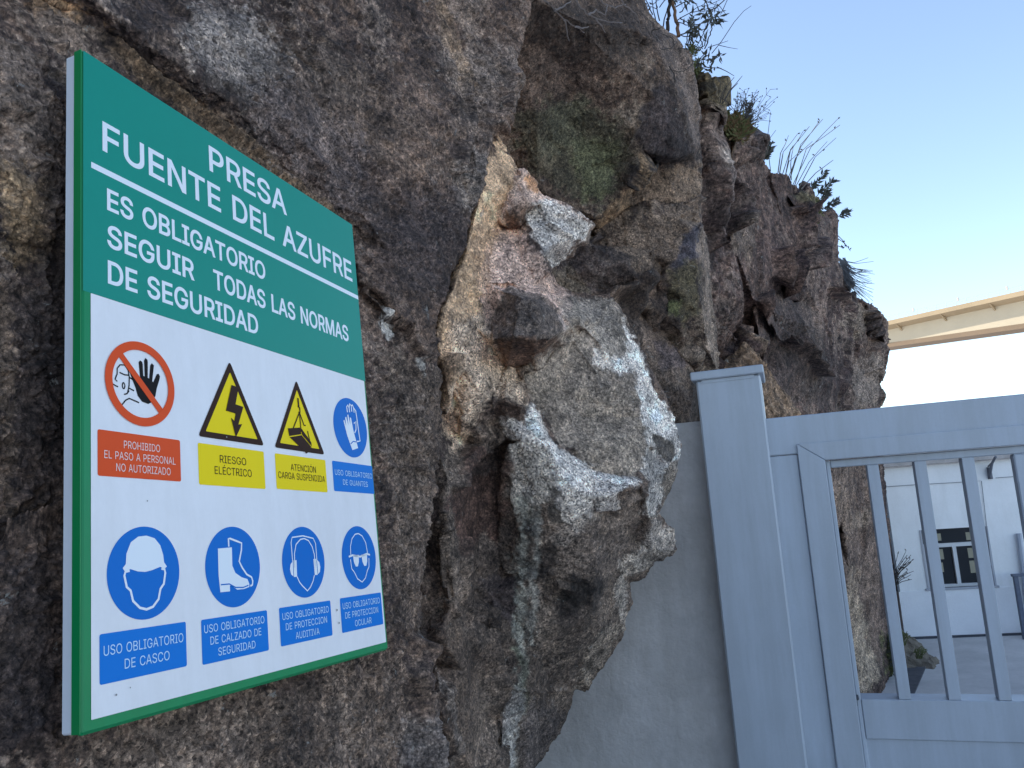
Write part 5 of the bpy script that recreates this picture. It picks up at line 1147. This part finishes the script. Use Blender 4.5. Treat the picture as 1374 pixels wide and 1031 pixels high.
def plate(u0, v0, u1, v1, m_, lines_, tm):
    pl = flat('caption_plate', [rect(u0, v0, u1, v1)], m_, 2)
    pl['label'] = {'sign_red': 'red', 'sign_yellow': 'yellow', 'sign_blue_label': 'blue'}[m_.name] + ' caption plate reading ' + ' '.join(l[0] for l in lines_)
    for (t, a, w, c, h_) in lines_:
        cu_ = u0 + (u1 - u0) * a; hw = (u1 - u0) * w / 2; cv = v0 + (v1 - v0) * c; hh = (v1 - v0) * h_ / 2
        flat_text('caption_text', text_polys(t, cu_ - hw, cv - hh, cu_ + hw, cv + hh, .0), tm, 3, pl)
TW, TB, TR = M['sign_text'], M['sign_text_blue'], M['sign_text_red']
plate(.025, .6015, .1785, .6675, M['sign_red'], [('PROHIBIDO', .51, .44, .265, .17), ('EL PASO A PERSONAL', .50, .86, .525, .17), ('NO AUTORIZADO', .53, .66, .785, .17)], TR)
plate(.2170, .6015, .3810, .6700, M['sign_yellow'], [('RIESGO', .50, .40, .33, .19), ('ELÉCTRICO', .50, .56, .62, .19)], M['sign_brown'])
plate(.4125, .6015, .5740, .6680, M['sign_yellow'], [('ATENCIÓN', .53, .50, .34, .19), ('CARGA SUSPENDIDA', .50, .92, .60, .19)], M['sign_brown'])
plate(.5980, .6005, .7555, .6640, M['sign_blue2'], [('USO OBLIGATORIO', .51, .93, .37, .18), ('DE GUANTES', .53, .62, .68, .18)], TB)
plate(.0270, .8795, .1800, .9435, M['sign_blue2'], [('USO OBLIGATORIO', .50, .92, .345, .20), ('DE CASCO', .52, .52, .68, .20)], TB)
plate(.2115, .8805, .3675, .9470, M['sign_blue2'], [('USO OBLIGATORIO', .49, .91, .22, .18), ('DE CALZADO DE', .50, .77, .50, .18), ('SEGURIDAD', .50, .56, .78, .18)], TB)
plate(.4000, .8800, .5570, .9455, M['sign_blue2'], [('USO OBLIGATORIO', .50, .90, .24, .18), ('DE PROTECCION', .50, .80, .52, .18), ('AUDITIVA', .50, .46, .80, .18)], TB)
plate(.5900, .8790, .7475, .9455, M['sign_blue2'], [('USO OBLIGATORIO', .50, .90, .24, .18), ('DE PROTECCION', .49, .80, .52, .18), ('OCULAR', .50, .40, .80, .18)], TB)
# prohibition disc with raised hand and head in profile
cx_, cy_, r_ = .1030, .5220, .0660
ps = flat('prohibition_symbol', [disc(cx_, cy_, r_), disc(cx_, cy_, r_ * .80)], M['sign_red'], 4)
def loc(c, s_=1.0): return lambda P_l: [(c[0] + x * s_, c[1] + y * s_) for x, y in P_l]
L_ = loc((cx_, cy_), r_)
hand = [(.02, .42), (-.10, .30), (-.16, .12), (-.26, -.08), (-.33, -.24), (-.29, -.30), (-.21, -.26), (-.10, -.08), (-.02, -.02), (-.03, -.20), (-.06, -.50), (-.02, -.56), (.04, -.54), (.06, -.48), (.07, -.20), (.11, -.20), (.10, -.58), (.14, -.65), (.20, -.62), (.21, -.56), (.20, -.18), (.24, -.17),
        (.28, -.50), (.33, -.56), (.39, -.52), (.38, -.44), (.33, -.12), (.36, -.10), (.47, -.32), (.53, -.34), (.57, -.28), (.55, -.20), (.46, .04), (.42, .22), (.32, .38), (.20, .45)]
flat('hand', [L_(hand)], M['sign_black'], 2, ps)
w = .032
prof_ = [stroke([(-.38, .28 - .0), (-.34, .10), (-.33, -.10), (-.36, -.26), (-.46, -.36), (-.58, -.34), (-.66, -.24), (-.66, -.12)], w), stroke([(-.66, -.12), (-.72, .02), (-.66, .06)], w),
         stroke([(-.60, -.16), (-.46, -.13), (-.34, -.14)], w), stroke([(-.78, .14), (-.70, .17), (-.64, .18)], w), stroke([(-.48, .33), (-.40, .30), (-.34, .22)], w), stroke([(-.34, .16), (-.20, .20)], w),
         stroke([(-.56, .60), (-.44, .46), (-.34, .40), (-.14, .44), (-.06, .46)], w), stroke([(-.34, -.10), (-.24, -.06)], w)]
flat('figure', [L_(p) for p in prof_[:1]], M['sign_black'], 2, ps)
for p in prof_[1:]: flat('figure', [L_(p)], M['sign_black'], 2, ps)
flat('ear', [L_([(-.49 + .05 * math.cos(a * .52), .13 + .085 * math.sin(a * .52)) for a in range(12)]), L_([(-.49 + .02 * math.cos(a * .52), .13 + .05 * math.sin(a * .52)) for a in range(12)])], M['sign_black'], 2, ps)
flat('slash', [L_([(-.66, -.56), (-.54, -.66), (.66, .54), (.54, .66)])], M['sign_red'], 3, ps)
# warning triangles
def tri(cx_, apex, base, hw, m1, k, rr=.008):
    pts_ = [(cx_, apex), (cx_ + hw, base), (cx_ - hw, base)]
    c = (sum(p[0] for p in pts_) / 3, sum(p[1] for p in pts_) / 3)
    out = []
    P3 = [np.array((c[0] + (p[0] - c[0]) * k, c[1] + (p[1] - c[1]) * k)) for p in pts_]
    for i in range(3):
        a, q, d = P3[i - 1], P3[i], P3[(i + 1) % 3]
        e1 = (a - q) / np.linalg.norm(a - q); e2 = (d - q) / np.linalg.norm(d - q)
        A0, A1 = q + e1 * rr, q + e2 * rr
        for t in (0, .25, .5, .75, 1): out.append(tuple((1 - t) ** 2 * A0 + 2 * t * (1 - t) * q + t * t * A1))
    return out
for k, cx_ in enumerate((.3005, .4925)):
    hw = .0825 if k == 0 else .0800
    wt = flat('warning_triangle', [tri(cx_, .4455, .5905, hw, 0, 1.0), tri(cx_, .4455, .5905, hw, 0, .79, .003)], M['sign_brown'], 3)
    flat('yellow_field', [tri(cx_, .4455, .5905, hw, 0, .80, .003)], M['sign_yellow'], 2, wt)
    wt['label'] = ('yellow triangle with a lightning arrow', 'yellow triangle with a hanging crate')[k]
    if k == 0:
        L_ = loc((cx_, .535), .01)
        flat('lightning_arrow', [L_([(.2, -4.6), (2.0, -4.4), (1.0, -1.2), (3.0, -1.0), (1.5, 2.4), (2.5, 2.2), (.7, 4.8), (-.3, 1.4), (.5, 1.9), (.9, .5), (-1.5, .3)])], M['sign_brown'], 4, wt)
    else:
        L_ = loc((cx_, .535), .01)
        for p in ([stroke([(.1, -5.2), (.2, -3.4)], .45), stroke([(-.1, -3.6), (.5, -3.2), (.5, -2.4), (0, -2.2)], .35), stroke([(.3, -2.3), (-2.0, 1.2)], .28), stroke([(.3, -2.3), (.5, 1.6)], .28), stroke([(.3, -2.3), (1.6, 0.2), (2.1, .1)], .28), stroke([(2.6, 1.2), (3.2, 3.4)], .25),
                   [(-3.7, 1.4), (.2, .8), (.5, 2.1), (-3.4, 2.9)], [(-3.3, 3.1), (.5, 2.3), (3.6, 4.4), (1.0, 5.4)], [(.6, .9), (3.6, 3.4), (3.7, 4.2), (.75, 2.2)], [(1.2, 5.5), (3.7, 4.6), (3.8, 5.0), (1.6, 5.9)]]):
            flat('hanging_load', [L_(p)], M['sign_brown'], 4, wt)
# blue mandatory discs
SYM = iter(('protective gloves', 'a safety helmet', 'safety boots', 'ear defenders', 'goggles'))
def blue(cx_, cy_, r=.0655):
    o = flat('mandatory_symbol', [disc(cx_, cy_, r)], M['sign_blue'], 2); o['label'] = 'blue round symbol showing ' + next(SYM)
    return o, loc((cx_, cy_), r)
WH = M['sign_text']
s_, L_ = blue(.6800, .5205, .0665)
for p in ([(-.42, -.18), (-.36, -.22), (-.28, -.02), (-.30, -.30), (-.24, -.34), (-.14, -.06), (-.16, -.40), (-.10, -.44), (-.02, -.08), (-.02, -.34), (.05, -.34), (.14, .10), (.34, .66), (-.02, .76), (-.26, .30)],): flat('glove', [L_(p)], WH, 3, s_)
for p in (stroke([(-.14, -.50), (-.16, -.68), (-.08, -.76), (-.02, -.66), (0, -.52)], .05), stroke([(-.02, -.66), (.04, -.82), (.12, -.76), (.13, -.56)], .05), stroke([(.12, -.76), (.20, -.80), (.26, -.70), (.27, -.55)], .05), stroke([(.27, -.70), (.38, -.62), (.42, -.30), (.46, .10), (.50, .40), (.30, .44)], .05), stroke([(.20, -.16), (.34, -.26), (.30, .04), (.20, .16)], .05)): flat('glove_outline', [L_(p)], WH, 3, s_)
flat('glove_cuff', [L_(stroke([(-.10, .56), (.06, .46), (.24, .46)], .035))], M['sign_blue'], 4, s_)
s_, L_ = blue(.1045, .8030)
hel = [(-.60, -.12), (-.52, -.20), (-.50, -.42), (-.38, -.66), (-.18, -.78), (.05, -.80), (.28, -.74), (.44, -.58), (.52, -.36), (.54, -.20), (.62, -.10), (.56, -.06), (.42, -.10), (.2, -.04), (0, -.01), (-.2, -.03), (-.4, -.09), (-.56, -.06)]
flat('helmet', [L_(hel)], WH, 3, s_)
flat('face_outline', [L_(stroke([(-.42, -.06), (-.53, -.04), (-.56, .04), (-.50, .28), (-.40, .36), (-.34, .58), (-.16, .74), (.02, .79), (.20, .75), (.36, .60), (.42, .38), (.52, .28), (.57, .04), (.55, -.04), (.46, -.06)], .055))], WH, 3, s_)
s_, L_ = blue(.2895, .8030)
flat('boot', [L_([(-.55, -.46), (-.05, -.48), (-.06, -.02), (.04, .16), (.26, .28), (.48, .34), (.54, .46), (.54, .54), (.34, .58), (.08, .58), (-.12, .46), (-.18, .46), (-.18, .60), (-.52, .60), (-.56, .2)])], WH, 3, s_)
flat('boot_outline', [L_(stroke([(-.16, -.50), (-.16, -.70), (-.10, -.70), (.18, -.62), (.32, -.58), (.30, -.40), (.20, -.12), (.30, .04), (.46, .22), (.64, .30), (.68, .40), (.66, .50), (.58, .52)], .05))], WH, 3, s_)
flat('sole_line', [L_(stroke([(-.50, .42), (-.20, .42), (.02, .52), (.30, .54), (.50, .50)], .03))], M['sign_blue'], 4, s_)
s_, L_ = blue(.4815, .8030)
for p in (stroke([(-.46, .14), (-.44, -.24), (-.34, -.50), (-.12, -.64), (.06, -.66), (.26, -.60), (.42, -.42), (.50, -.20), (.52, .14)], .035), stroke([(-.54, .0), (-.56, -.56), (-.50, -.70), (.0, -.74), (.50, -.66), (.60, -.50), (.61, .0)], .035), stroke([(-.38, .40), (-.28, .56), (-.14, .68), (.06, .82), (.22, .72), (.36, .56), (.44, .40)], .035)): flat('head_outline', [L_(p)], WH, 3, s_)
for sx in (-1, 1):
    c = .04
    flat('ear_muff', [L_([(c + sx * .40, -.06), (c + sx * .54, -.06), (c + sx * .56, .40), (c + sx * .42, .40)])], WH, 3, s_)
    flat('ear_muff', [L_([(c + sx * .57, -.04), (c + sx * .68, .04), (c + sx * .72, .18), (c + sx * .68, .32), (c + sx * .585, .38)])], WH, 3, s_)
s_, L_ = blue(.6735, .8015)
for p in (stroke([(-.50, -.10), (-.48, -.36), (-.36, -.60), (-.16, -.74), (.04, -.76), (.26, -.68), (.44, -.46), (.50, -.12)], .035), stroke([(-.54, .04), (-.50, .34), (-.36, .46), (-.22, .66), (.04, .78), (.26, .66), (.40, .44), (.52, .32), (.56, .04)], .035), stroke([(-.62, -.04), (-.40, -.08), (.04, -.02), (.44, -.10), (.64, -.06)], .06)): flat('head_outline', [L_(p)], WH, 3, s_)
for x0 in (-.38, .12):
    flat('goggle_lens', [L_([(x0, -.08), (x0 + .34, -.08), (x0 + .32, .14), (x0 + .24, .28), (x0 + .12, .28), (x0 + .03, .14)])], WH, 3, s_)
# small marks of dirt
for (u, v, r) in ((.576, .900, .0022), (.580, .925, .002), (.284, .585, .0015), (.11, .70, .0012), (.052, .96, .0015), (.075, .955, .001)):
    flat('dirt_speck', [disc(u, v, r, 8)], mat('dirt', (.25, .24, .23), .9), 5)
# ------------------------------------------------------------------ plants on the cliff
rnd = random.Random(11)
TW_ = mat('dry_stem', (.20, .17, .12), .9); TWD = mat('dark_twig', (.055, .045, .04), .9); LFD = mat('dark_leaf', (.05, .052, .04), .7); LFG = mat('olive_leaf', (.10, .11, .04), .8); MOS = mat('moss_green', (.10, .10, .035), .95); RUS = mat('dry_moss', (.13, .085, .04), .95)
for m_ in (LFD, LFG): m_.node_tree.nodes['Principled BSDF'].inputs['Transmission Weight'].default_value = 0
def path(pts_, d, dd=0.0, wob=.0, sub=4):
    out = []
    for i in range(len(pts_) - 1):
        for k in range(sub):
            t = k / sub; x = pts_[i][0] * (1 - t) + pts_[i + 1][0] * t; y = pts_[i][1] * (1 - t) + pts_[i + 1][1] * t
            out.append(at(x, y, d + dd * (i + t) / len(pts_)) + np.array([rnd.uniform(-wob, wob) for _ in range(3)]))
    out.append(at(*pts_[-1], d + dd)); return out
def thing(name, p, label, cat, group=None): return empty(name, p, label, cat, group)

# shrub at the very top with two orange-brown stems
t = thing('shrub', at(900, 40, 3.4), 'dark leggy shrub with two brown stems on the cliff top at the upper edge', 'shrub')
d0 = 3.35
stem = MB()
stem.tube(path([(911, 50), (908, 28), (903, 0), (898, -50)], d0, .1, .004), .008, .006, 6); stem.build('stem', mat('brown_stem', (.20, .11, .06), .85), t)
stem = MB(); stem.tube(path([(895, 42), (897, 20), (899, -10), (902, -50)], d0 + .05, .1, .004), .009, .007, 6); stem.build('stem', TWD, t)
tw = MB(); lf = MB()
def twig(px, py, ang, ln, d, dep=0, r=.003, leafp=.5, mb=None, lb=None, LS=.022):
    mb = mb or tw; lb = lb or lf
    n = 5; pts_ = [(px, py)]; a = ang
    for k in range(n):
        a += rnd.uniform(-.28, .28); px += math.cos(a) * ln / n; py -= math.sin(a) * ln / n; pts_.append((px, py))
    dd = rnd.uniform(-.12, .12)
    P_l = path(pts_, d, dd, 0, 2); mb.tube(P_l, r, r * .5, 4)
    for k in range(2, n + 1):
        if dep > 0 and rnd.random() < .6: twig(*pts_[k], a + rnd.choice((-1, 1)) * rnd.uniform(.4, .9), ln * .5, d + dd * k / n, dep - 1, r * .7, leafp, mb, lb, LS)
        for q in range(2):
            if rnd.random() < leafp:
                v = R_ * rnd.uniform(-1, 1) + U_ * rnd.uniform(-1, .7) + F_ * rnd.uniform(-.5, .5)
                lb.leaf(P_l[k * 2], v, F_ + R_ * rnd.uniform(-1, 1), LS * rnd.uniform(.6, 1.3), LS * .35)
for (x, y, a, ln, dep, lp) in ((880, 30, 1.9, 40, 2, .3), (885, 28, 1.6, 40, 2, .3), (890, 36, 1.3, 50, 2, .25), (876, 20, 2.2, 36, 2, .3), (905, 30, .8, 60, 2, .25), (906, 10, .6, 60, 2, .2), (910, 48, .55, 38, 1, .3), (885, 10, 1.2, 30, 2, .4), (893, 0, 2.0, 40, 2, .3), (903, 0, 1.0, 40, 2, .2)):
    twig(x, y, a, ln, d0 + .05, dep, .003, lp * .45)
# thick tufts of narrow leaves
for (cx0, cy0, n, sp_) in ((930, 30, 20, 11), (937, 40, 12, 8), (926, 46, 9, 7), (955, 22, 16, 9), (962, 24, 9, 7), (945, 18, 5, 3), (921, 2, 7, 4)):
    for k in range(n):
        p = at(cx0 + rnd.gauss(0, sp_ * .5), cy0 + rnd.gauss(0, sp_ * .5), d0 + rnd.uniform(-.05, .05))
        a = rnd.uniform(-math.pi, math.pi) if rnd.random() < .5 else -math.pi / 2 + rnd.uniform(-.7, .7)
        lf.leaf(p, R_ * math.cos(a) + U_ * math.sin(a) + F_ * rnd.uniform(-.4, .4), F_ + R_ * rnd.uniform(-1, 1), rnd.uniform(.03, .055), .011)
for pts_ in ([(906, 30), (925, 34), (942, 32), (955, 24)], [(922, 60), (922, 48), (926, 38)], [(937, 42), (941, 55), (943, 66)], [(946, 66), (952, 50), (955, 38), (954, 28)], [(953, 13), (960, 12), (972, 0), (978, -10)], [(953, 13), (945, 0), (942, -10)], [(912, 18), (925, 4), (930, -6)],
             [(932, 70), (945, 62), (950, 40)], [(912, 24), (922, 30), (930, 44), (926, 58)], [(913, 48), (925, 50), (936, 49)]):
    tw.tube(path(pts_, d0, rnd.uniform(-.05, .1), .003), .003, .002, 4)
tw.build('twigs', TWD, t); lf.build('leaves', LFD, t)

t = thing('grass_tuft', at(960, 60, 3.5), 'long bare curving grass stems reaching up beside the cliff-top shrub', 'dry grass')
b = MB()
for pts_ in ([(955, 72), (968, 56), (985, 30), (998, 15), (1008, 8)], [(950, 64), (965, 59), (977, 55)], [(965, 61), (978, 64), (990, 66)], [(933, 72), (942, 58), (948, 48)], [(935, 62), (944, 45), (955, 16), (962, 2)], [(968, 18), (975, 2), (980, -8)]):
    b.tube(path(pts_, 3.5, rnd.uniform(-.1, .1)), .0022, .001, 4)
b.build('stems', TWD, t)

t = thing('twiggy_plant', at(945, 88, 3.55), 'short dark-leaved plant with a long bare stem on the cliff edge below the shrub', 'plant')
tw, lf = MB(), MB()
for pts_ in ([(940, 92), (942, 80), (948, 74)], [(953, 84), (958, 80), (966, 75)], [(954, 98), (955, 86)], [(934, 90), (940, 78), (948, 70)], [(962, 90), (975, 96), (985, 102)], [(944, 90), (955, 91), (968, 92)]):
    tw.tube(path(pts_, 3.55, .05), .003, .0015, 4)
for (cx0, cy0, n, s_) in ((942, 84, 12, 6), (946, 76, 10, 5), (955, 92, 7, 4), (964, 76, 9, 4), (958, 81, 6, 3)):
    for k in range(n):
        p = at(cx0 + rnd.gauss(0, s_ * .5), cy0 + rnd.gauss(0, s_ * .6), 3.55 + rnd.uniform(-.04, .04)); a = rnd.uniform(-math.pi, math.pi)
        lf.leaf(p, R_ * math.cos(a) + U_ * math.sin(a) * 1.4, F_ + R_ * rnd.uniform(-1, 1), rnd.uniform(.02, .04), .010)
tw.build('twigs', TWD, t); lf.build('leaves', LFD, t)

# bare roots and vines over the dark rock
t = thing('bare_vine', at(880, 60, 3.15), 'thin bare vine looping down the dark rock below the cliff-top shrub', 'vine')
b = MB()
for pts_ in ([(886, 38), (875, 42), (872, 55), (874, 70), (882, 82), (895, 92), (910, 97), (920, 95), (928, 88), (931, 80)], [(875, 58), (885, 66), (900, 66), (908, 56)], [(873, 52), (884, 60), (888, 75)], [(890, 46), (902, 52), (905, 62)], [(878, 80), (880, 95), (878, 110)], [(898, 90), (905, 100), (906, 112)]):
    b.tube(path(pts_, 2.93, .1, .002), .0028, .0016, 4)
b.build('stems', TWD, t)
t = thing('bare_branch', at(770, 20, 2.5), 'thin bare branches hanging across the dark hollow at the top of the rock', 'branch')
b = MB()
for pts_ in ([(722, -6), (735, 4), (745, 14), (757, 26), (772, 36), (784, 44)], [(745, 14), (757, 8), (766, 2)], [(757, 26), (760, 38), (762, 50), (764, 55)], [(770, -5), (778, 8), (790, 20), (805, 26), (820, 30), (835, 31)], [(790, 20), (800, 14), (812, 20), (815, 8)], [(800, 26), (808, 36), (812, 44)], [(800, -5), (812, 6), (826, 10), (840, 6)], [(830, -4), (840, 8), (852, 18), (858, 30)], [(772, 36), (780, 38), (790, 36)]):
    b.tube(path(pts_, 2.44, .12, .002), .0034, .0015, 4)
b.build('stems', mat('pale_twig', (.17, .14, .13), .9), t)

# moss cushions
def moss(name, x0, y0, x1, y1, d, n, label, m_, sz=.02, cat='moss', jit=5):
    b = MB()
    for k in range(n):
        t_ = rnd.random(); p = at(x0 + (x1 - x0) * t_ + rnd.gauss(0, jit), y0 + (y1 - y0) * t_ + rnd.gauss(0, jit), d + rnd.uniform(-.06, .06))
        a = rnd.uniform(.1, 3.0); b.leaf(p, R_ * math.cos(a) + U_ * math.sin(a) + F_ * rnd.uniform(-.8, .3), F_ + R_ * rnd.uniform(-1, 1), sz * rnd.uniform(.6, 1.6), sz * .35, rnd.choice((0, 1)))
    o = b.build(name, m_); tag(o, label, cat, None, 'stuff'); return o
moss('moss', 970, 165, 995, 180, 4.75, 900, 'brown-green cushion of moss on the cliff edge between two boulders', [RUS, MOS], .045, 'moss', 6)
moss('moss', 934, 86, 938, 120, 4.25, 160, 'thin green moss along the upright rock edge below the shrub', [MOS, LFG], .03, 'moss', 2)
moss('moss', 926, 66, 930, 72, 3.45, 120, 'small green moss tuft at the rim of the dark rock', [MOS, LFG], .02, 'moss', 3)
moss('moss', 1070, 275, 1092, 285, 6.6, 400, 'grey-green moss patch on the ledge under the leafy sprigs', [MOS, LFG], .05, 'moss', 6)
moss('moss', 1194, 860, 1197, 905, 10.0, 500, 'dark green moss and weeds at the cliff foot in the yard', [MOS, LFD], .06, 'moss', 4)

# fine dry plants further down the edge
def fan(name, base, tips, d, label, cat, r=.0025, m_=TWD, heads=0, bend=.12, part='stems', group=None):
    t = thing(name, at(*base, d), label, cat, group); b, h = MB(), MB()
    for (bx_, by_), (tx, ty) in tips:
        mx, my = (bx_ + tx) / 2 + (ty - by_) * bend * rnd.uniform(.3, 1.2), (by_ + ty) / 2 + (bx_ - tx) * bend * rnd.uniform(.3, 1)
        P_l = path([(bx_, by_), ((bx_ * 1 + mx * 2) / 3, (by_ + my * 2) / 3), (mx, my), ((tx + mx) / 2 + rnd.uniform(-1, 1), (ty + my) / 2), (tx, ty)], d, rnd.uniform(-.15, .15), 0, 3)
        b.tube(P_l, r, r * .5, 4)
        for k in range(heads):
            p = P_l[-1 - rnd.randrange(5)]; a = rnd.uniform(0, 3.14)
            h.leaf(p, R_ * math.cos(a) + U_ * math.sin(a), F_, r * 6, r * 3)
    b.build(part, m_, t)
    if heads: h.build('seed_heads', m_, t)['kind'] = 'stuff'
    return t
fan('dry_grass', (965, 150), [((964, 148), (985, 104)), ((966, 146), (996, 102)), ((968, 143), (990, 112)), ((966, 138), (985, 150)), ((970, 150), (974, 118)), ((965, 130), (985, 148))], 4.5, 'few arching dry grass blades rising by the mossy cushion', 'dry grass', .0035)
# feathery plant
t = thing('feathery_plant', at(1005, 178, 5.0), 'feathery dry plant with tiny seed heads above the moss', 'plant')
b, h = MB(), MB()
for k in range(34):
    x0, y0 = 980 + rnd.uniform(0, 20), 172; tx, ty = 985 + rnd.uniform(0, 50), 118 + rnd.uniform(0, 45)
    P_l = path([(x0, y0), ((x0 + tx) / 2 - 3, (y0 + ty) / 2 + 4), (tx, ty)], 5.0, rnd.uniform(-.2, .2)); b.tube(P_l, .0022, .0012, 3)
    for q in range(5):
        p = P_l[rnd.randrange(3, len(P_l))]; a = rnd.uniform(-.5, 3.6); e = p + (R_ * math.cos(a) + U_ * math.sin(a)) * rnd.uniform(.015, .05)
        b.tube([p, e], .0016, .001, 3); h.leaf(e, R_ * math.cos(a) + U_ * math.sin(a), F_, .015, .008)
b.build('stems', TWD, t); h.build('seed_heads', TWD, t)
def spike(name, line, d, label, L=.05, n=34, w=.012, cat='plant', group=None, m_=LFD):
    t = thing(name, at(*line[0], d), label, cat, group); b, h = MB(), MB()
    P_l = path(line, d, .05, 0, 8); b.tube(P_l, .004, .002, 4); b.build('stem', TWD, t)
    ax = P_l[-1] - P_l[0]; ax /= np.linalg.norm(ax)
    for k in range(n):
        q = .25 + .75 * k / n; i = min(len(P_l) - 1, int(q * (len(P_l) - 1))); a = rnd.uniform(0, 6.28)
        side = np.cross(ax, F_); v = side * math.cos(a) * .9 + F_ * math.sin(a) * .7 + ax * .8
        h.leaf(P_l[i], v, F_ + R_ * rnd.uniform(-1, 1), L * rnd.uniform(.6, 1.1), w)
    h.build('leaves', m_, t); return t
spike('leafy_spike', [(1002, 184), (1003, 165), (1005, 137)], 5.1, 'upright dark leafy spike on the cliff edge above the moss', .055, 60, .016)
spike('leafy_spike', [(1022, 222), (1030, 206), (1037, 190)], 5.5, 'small dark leafy sprig beside the wedge-shaped stone', .05, 30, .016)
fan('dry_plant', (1034, 230), [((1034, 230), (1034, 150)), ((1022, 215), (1041, 175)), ((1012, 182), (1018, 150)), ((1020, 212), (1030, 196))], 5.7, 'tall thin upright stem behind the wedge-shaped stone', 'dry plant', .0032)
fan('dry_branch', (1065, 245), [((1058, 238), (1100, 162)), ((1060, 240), (1104, 160)), ((1064, 248), (1124, 160)), ((1066, 250), (1127, 168)), ((1072, 252), (1122, 185)), ((1054, 236), (1086, 170)), ((1050, 234), (1078, 176)), ((1046, 233), (1070, 180)), ((1044, 232), (1058, 182)), ((1068, 250), (1110, 190)), ((1060, 240), (1090, 190)), ((1062, 242), (1064, 200)), ((1075, 254), (1118, 215)), ((1054, 235), (1072, 205))],
    6.2, 'large fan of bare pale stems leaning right above the cliff edge', 'dry plant', .0045, mat('grey_dry_stem', (.16, .15, .13), .9), 1, .16)
for (ln, lb) in (([(1084, 262), (1094, 248), (1108, 228)], 'topmost of the dark leafy sprigs on the cliff edge, leaning right'), ([(1092, 268), (1104, 254), (1120, 241)], 'second dark leafy sprig on the cliff edge, below the topmost'), ([(1096, 272), (1106, 262), (1112, 259)], 'shortest dark leafy sprig between two longer ones on the cliff edge'),
                 ([(1100, 284), (1112, 276), (1127, 269)], 'dark leafy sprig near the flat corner of the cliff edge'), ([(1122, 292), (1130, 288), (1139, 285)], 'lowest dark leafy sprig, sticking out past the corner of the cliff')):
    spike('leafy_sprig', ln, 7.3, lb, .07, 44, .018, 'sprig', 'dark leafy sprigs on the cliff edge')
fan('dry_twig', (1124, 318), [((1124, 316), (1136, 332)), ((1124, 320), (1141, 337)), ((1124, 330), (1132, 334))], 8.0, 'two short drooping stems with tiny seed balls on the cliff side', 'dry twig', .005, TWD, 3)
fan('dry_tussock', (1140, 375), [((1126 + k % 9, 346 + k % 17), (1140 + rnd.uniform(0, 34), 362 + rnd.uniform(0, 44))) for k in range(75)] + [((1126, 350), (1172, 351)), ((1126, 349), (1165, 346))], 8.1, 'tussock of fine blue-grey dry grass hanging from the cliff side', 'dry grass', .004, mat('blue_grey_grass', (.14, .15, .17), .9), 0, -.18)
fan('wall_weed', (1200, 770), [((1199, 775 + k), (1204 + rnd.uniform(0, 22), 738 + rnd.uniform(0, 40))) for k in range(18)], 10.4, 'bare grey weed growing out of the cliff against the white building', 'weed', .006, TWD, 1, .1)
fan('weed', (1212, 858), [((1210 + k % 6, 866), (1208 + rnd.uniform(0, 14), 846 + rnd.uniform(0, 10))) for k in range(16)], 9.9, 'low weed on top of the soil heap at the cliff foot', 'weed', .006, LFG, 2, .1)
fan('weed', (1232, 880), [((1230 + k % 8, 884), (1228 + rnd.uniform(0, 16), 868 + rnd.uniform(0, 10))) for k in range(18)], 9.7, 'low green weed on the right side of the soil heap', 'weed', .006, LFG, 2, .1)
for k, (x, y) in enumerate(((1105, 553), (1112, 550), (1107, 549))):
    pass
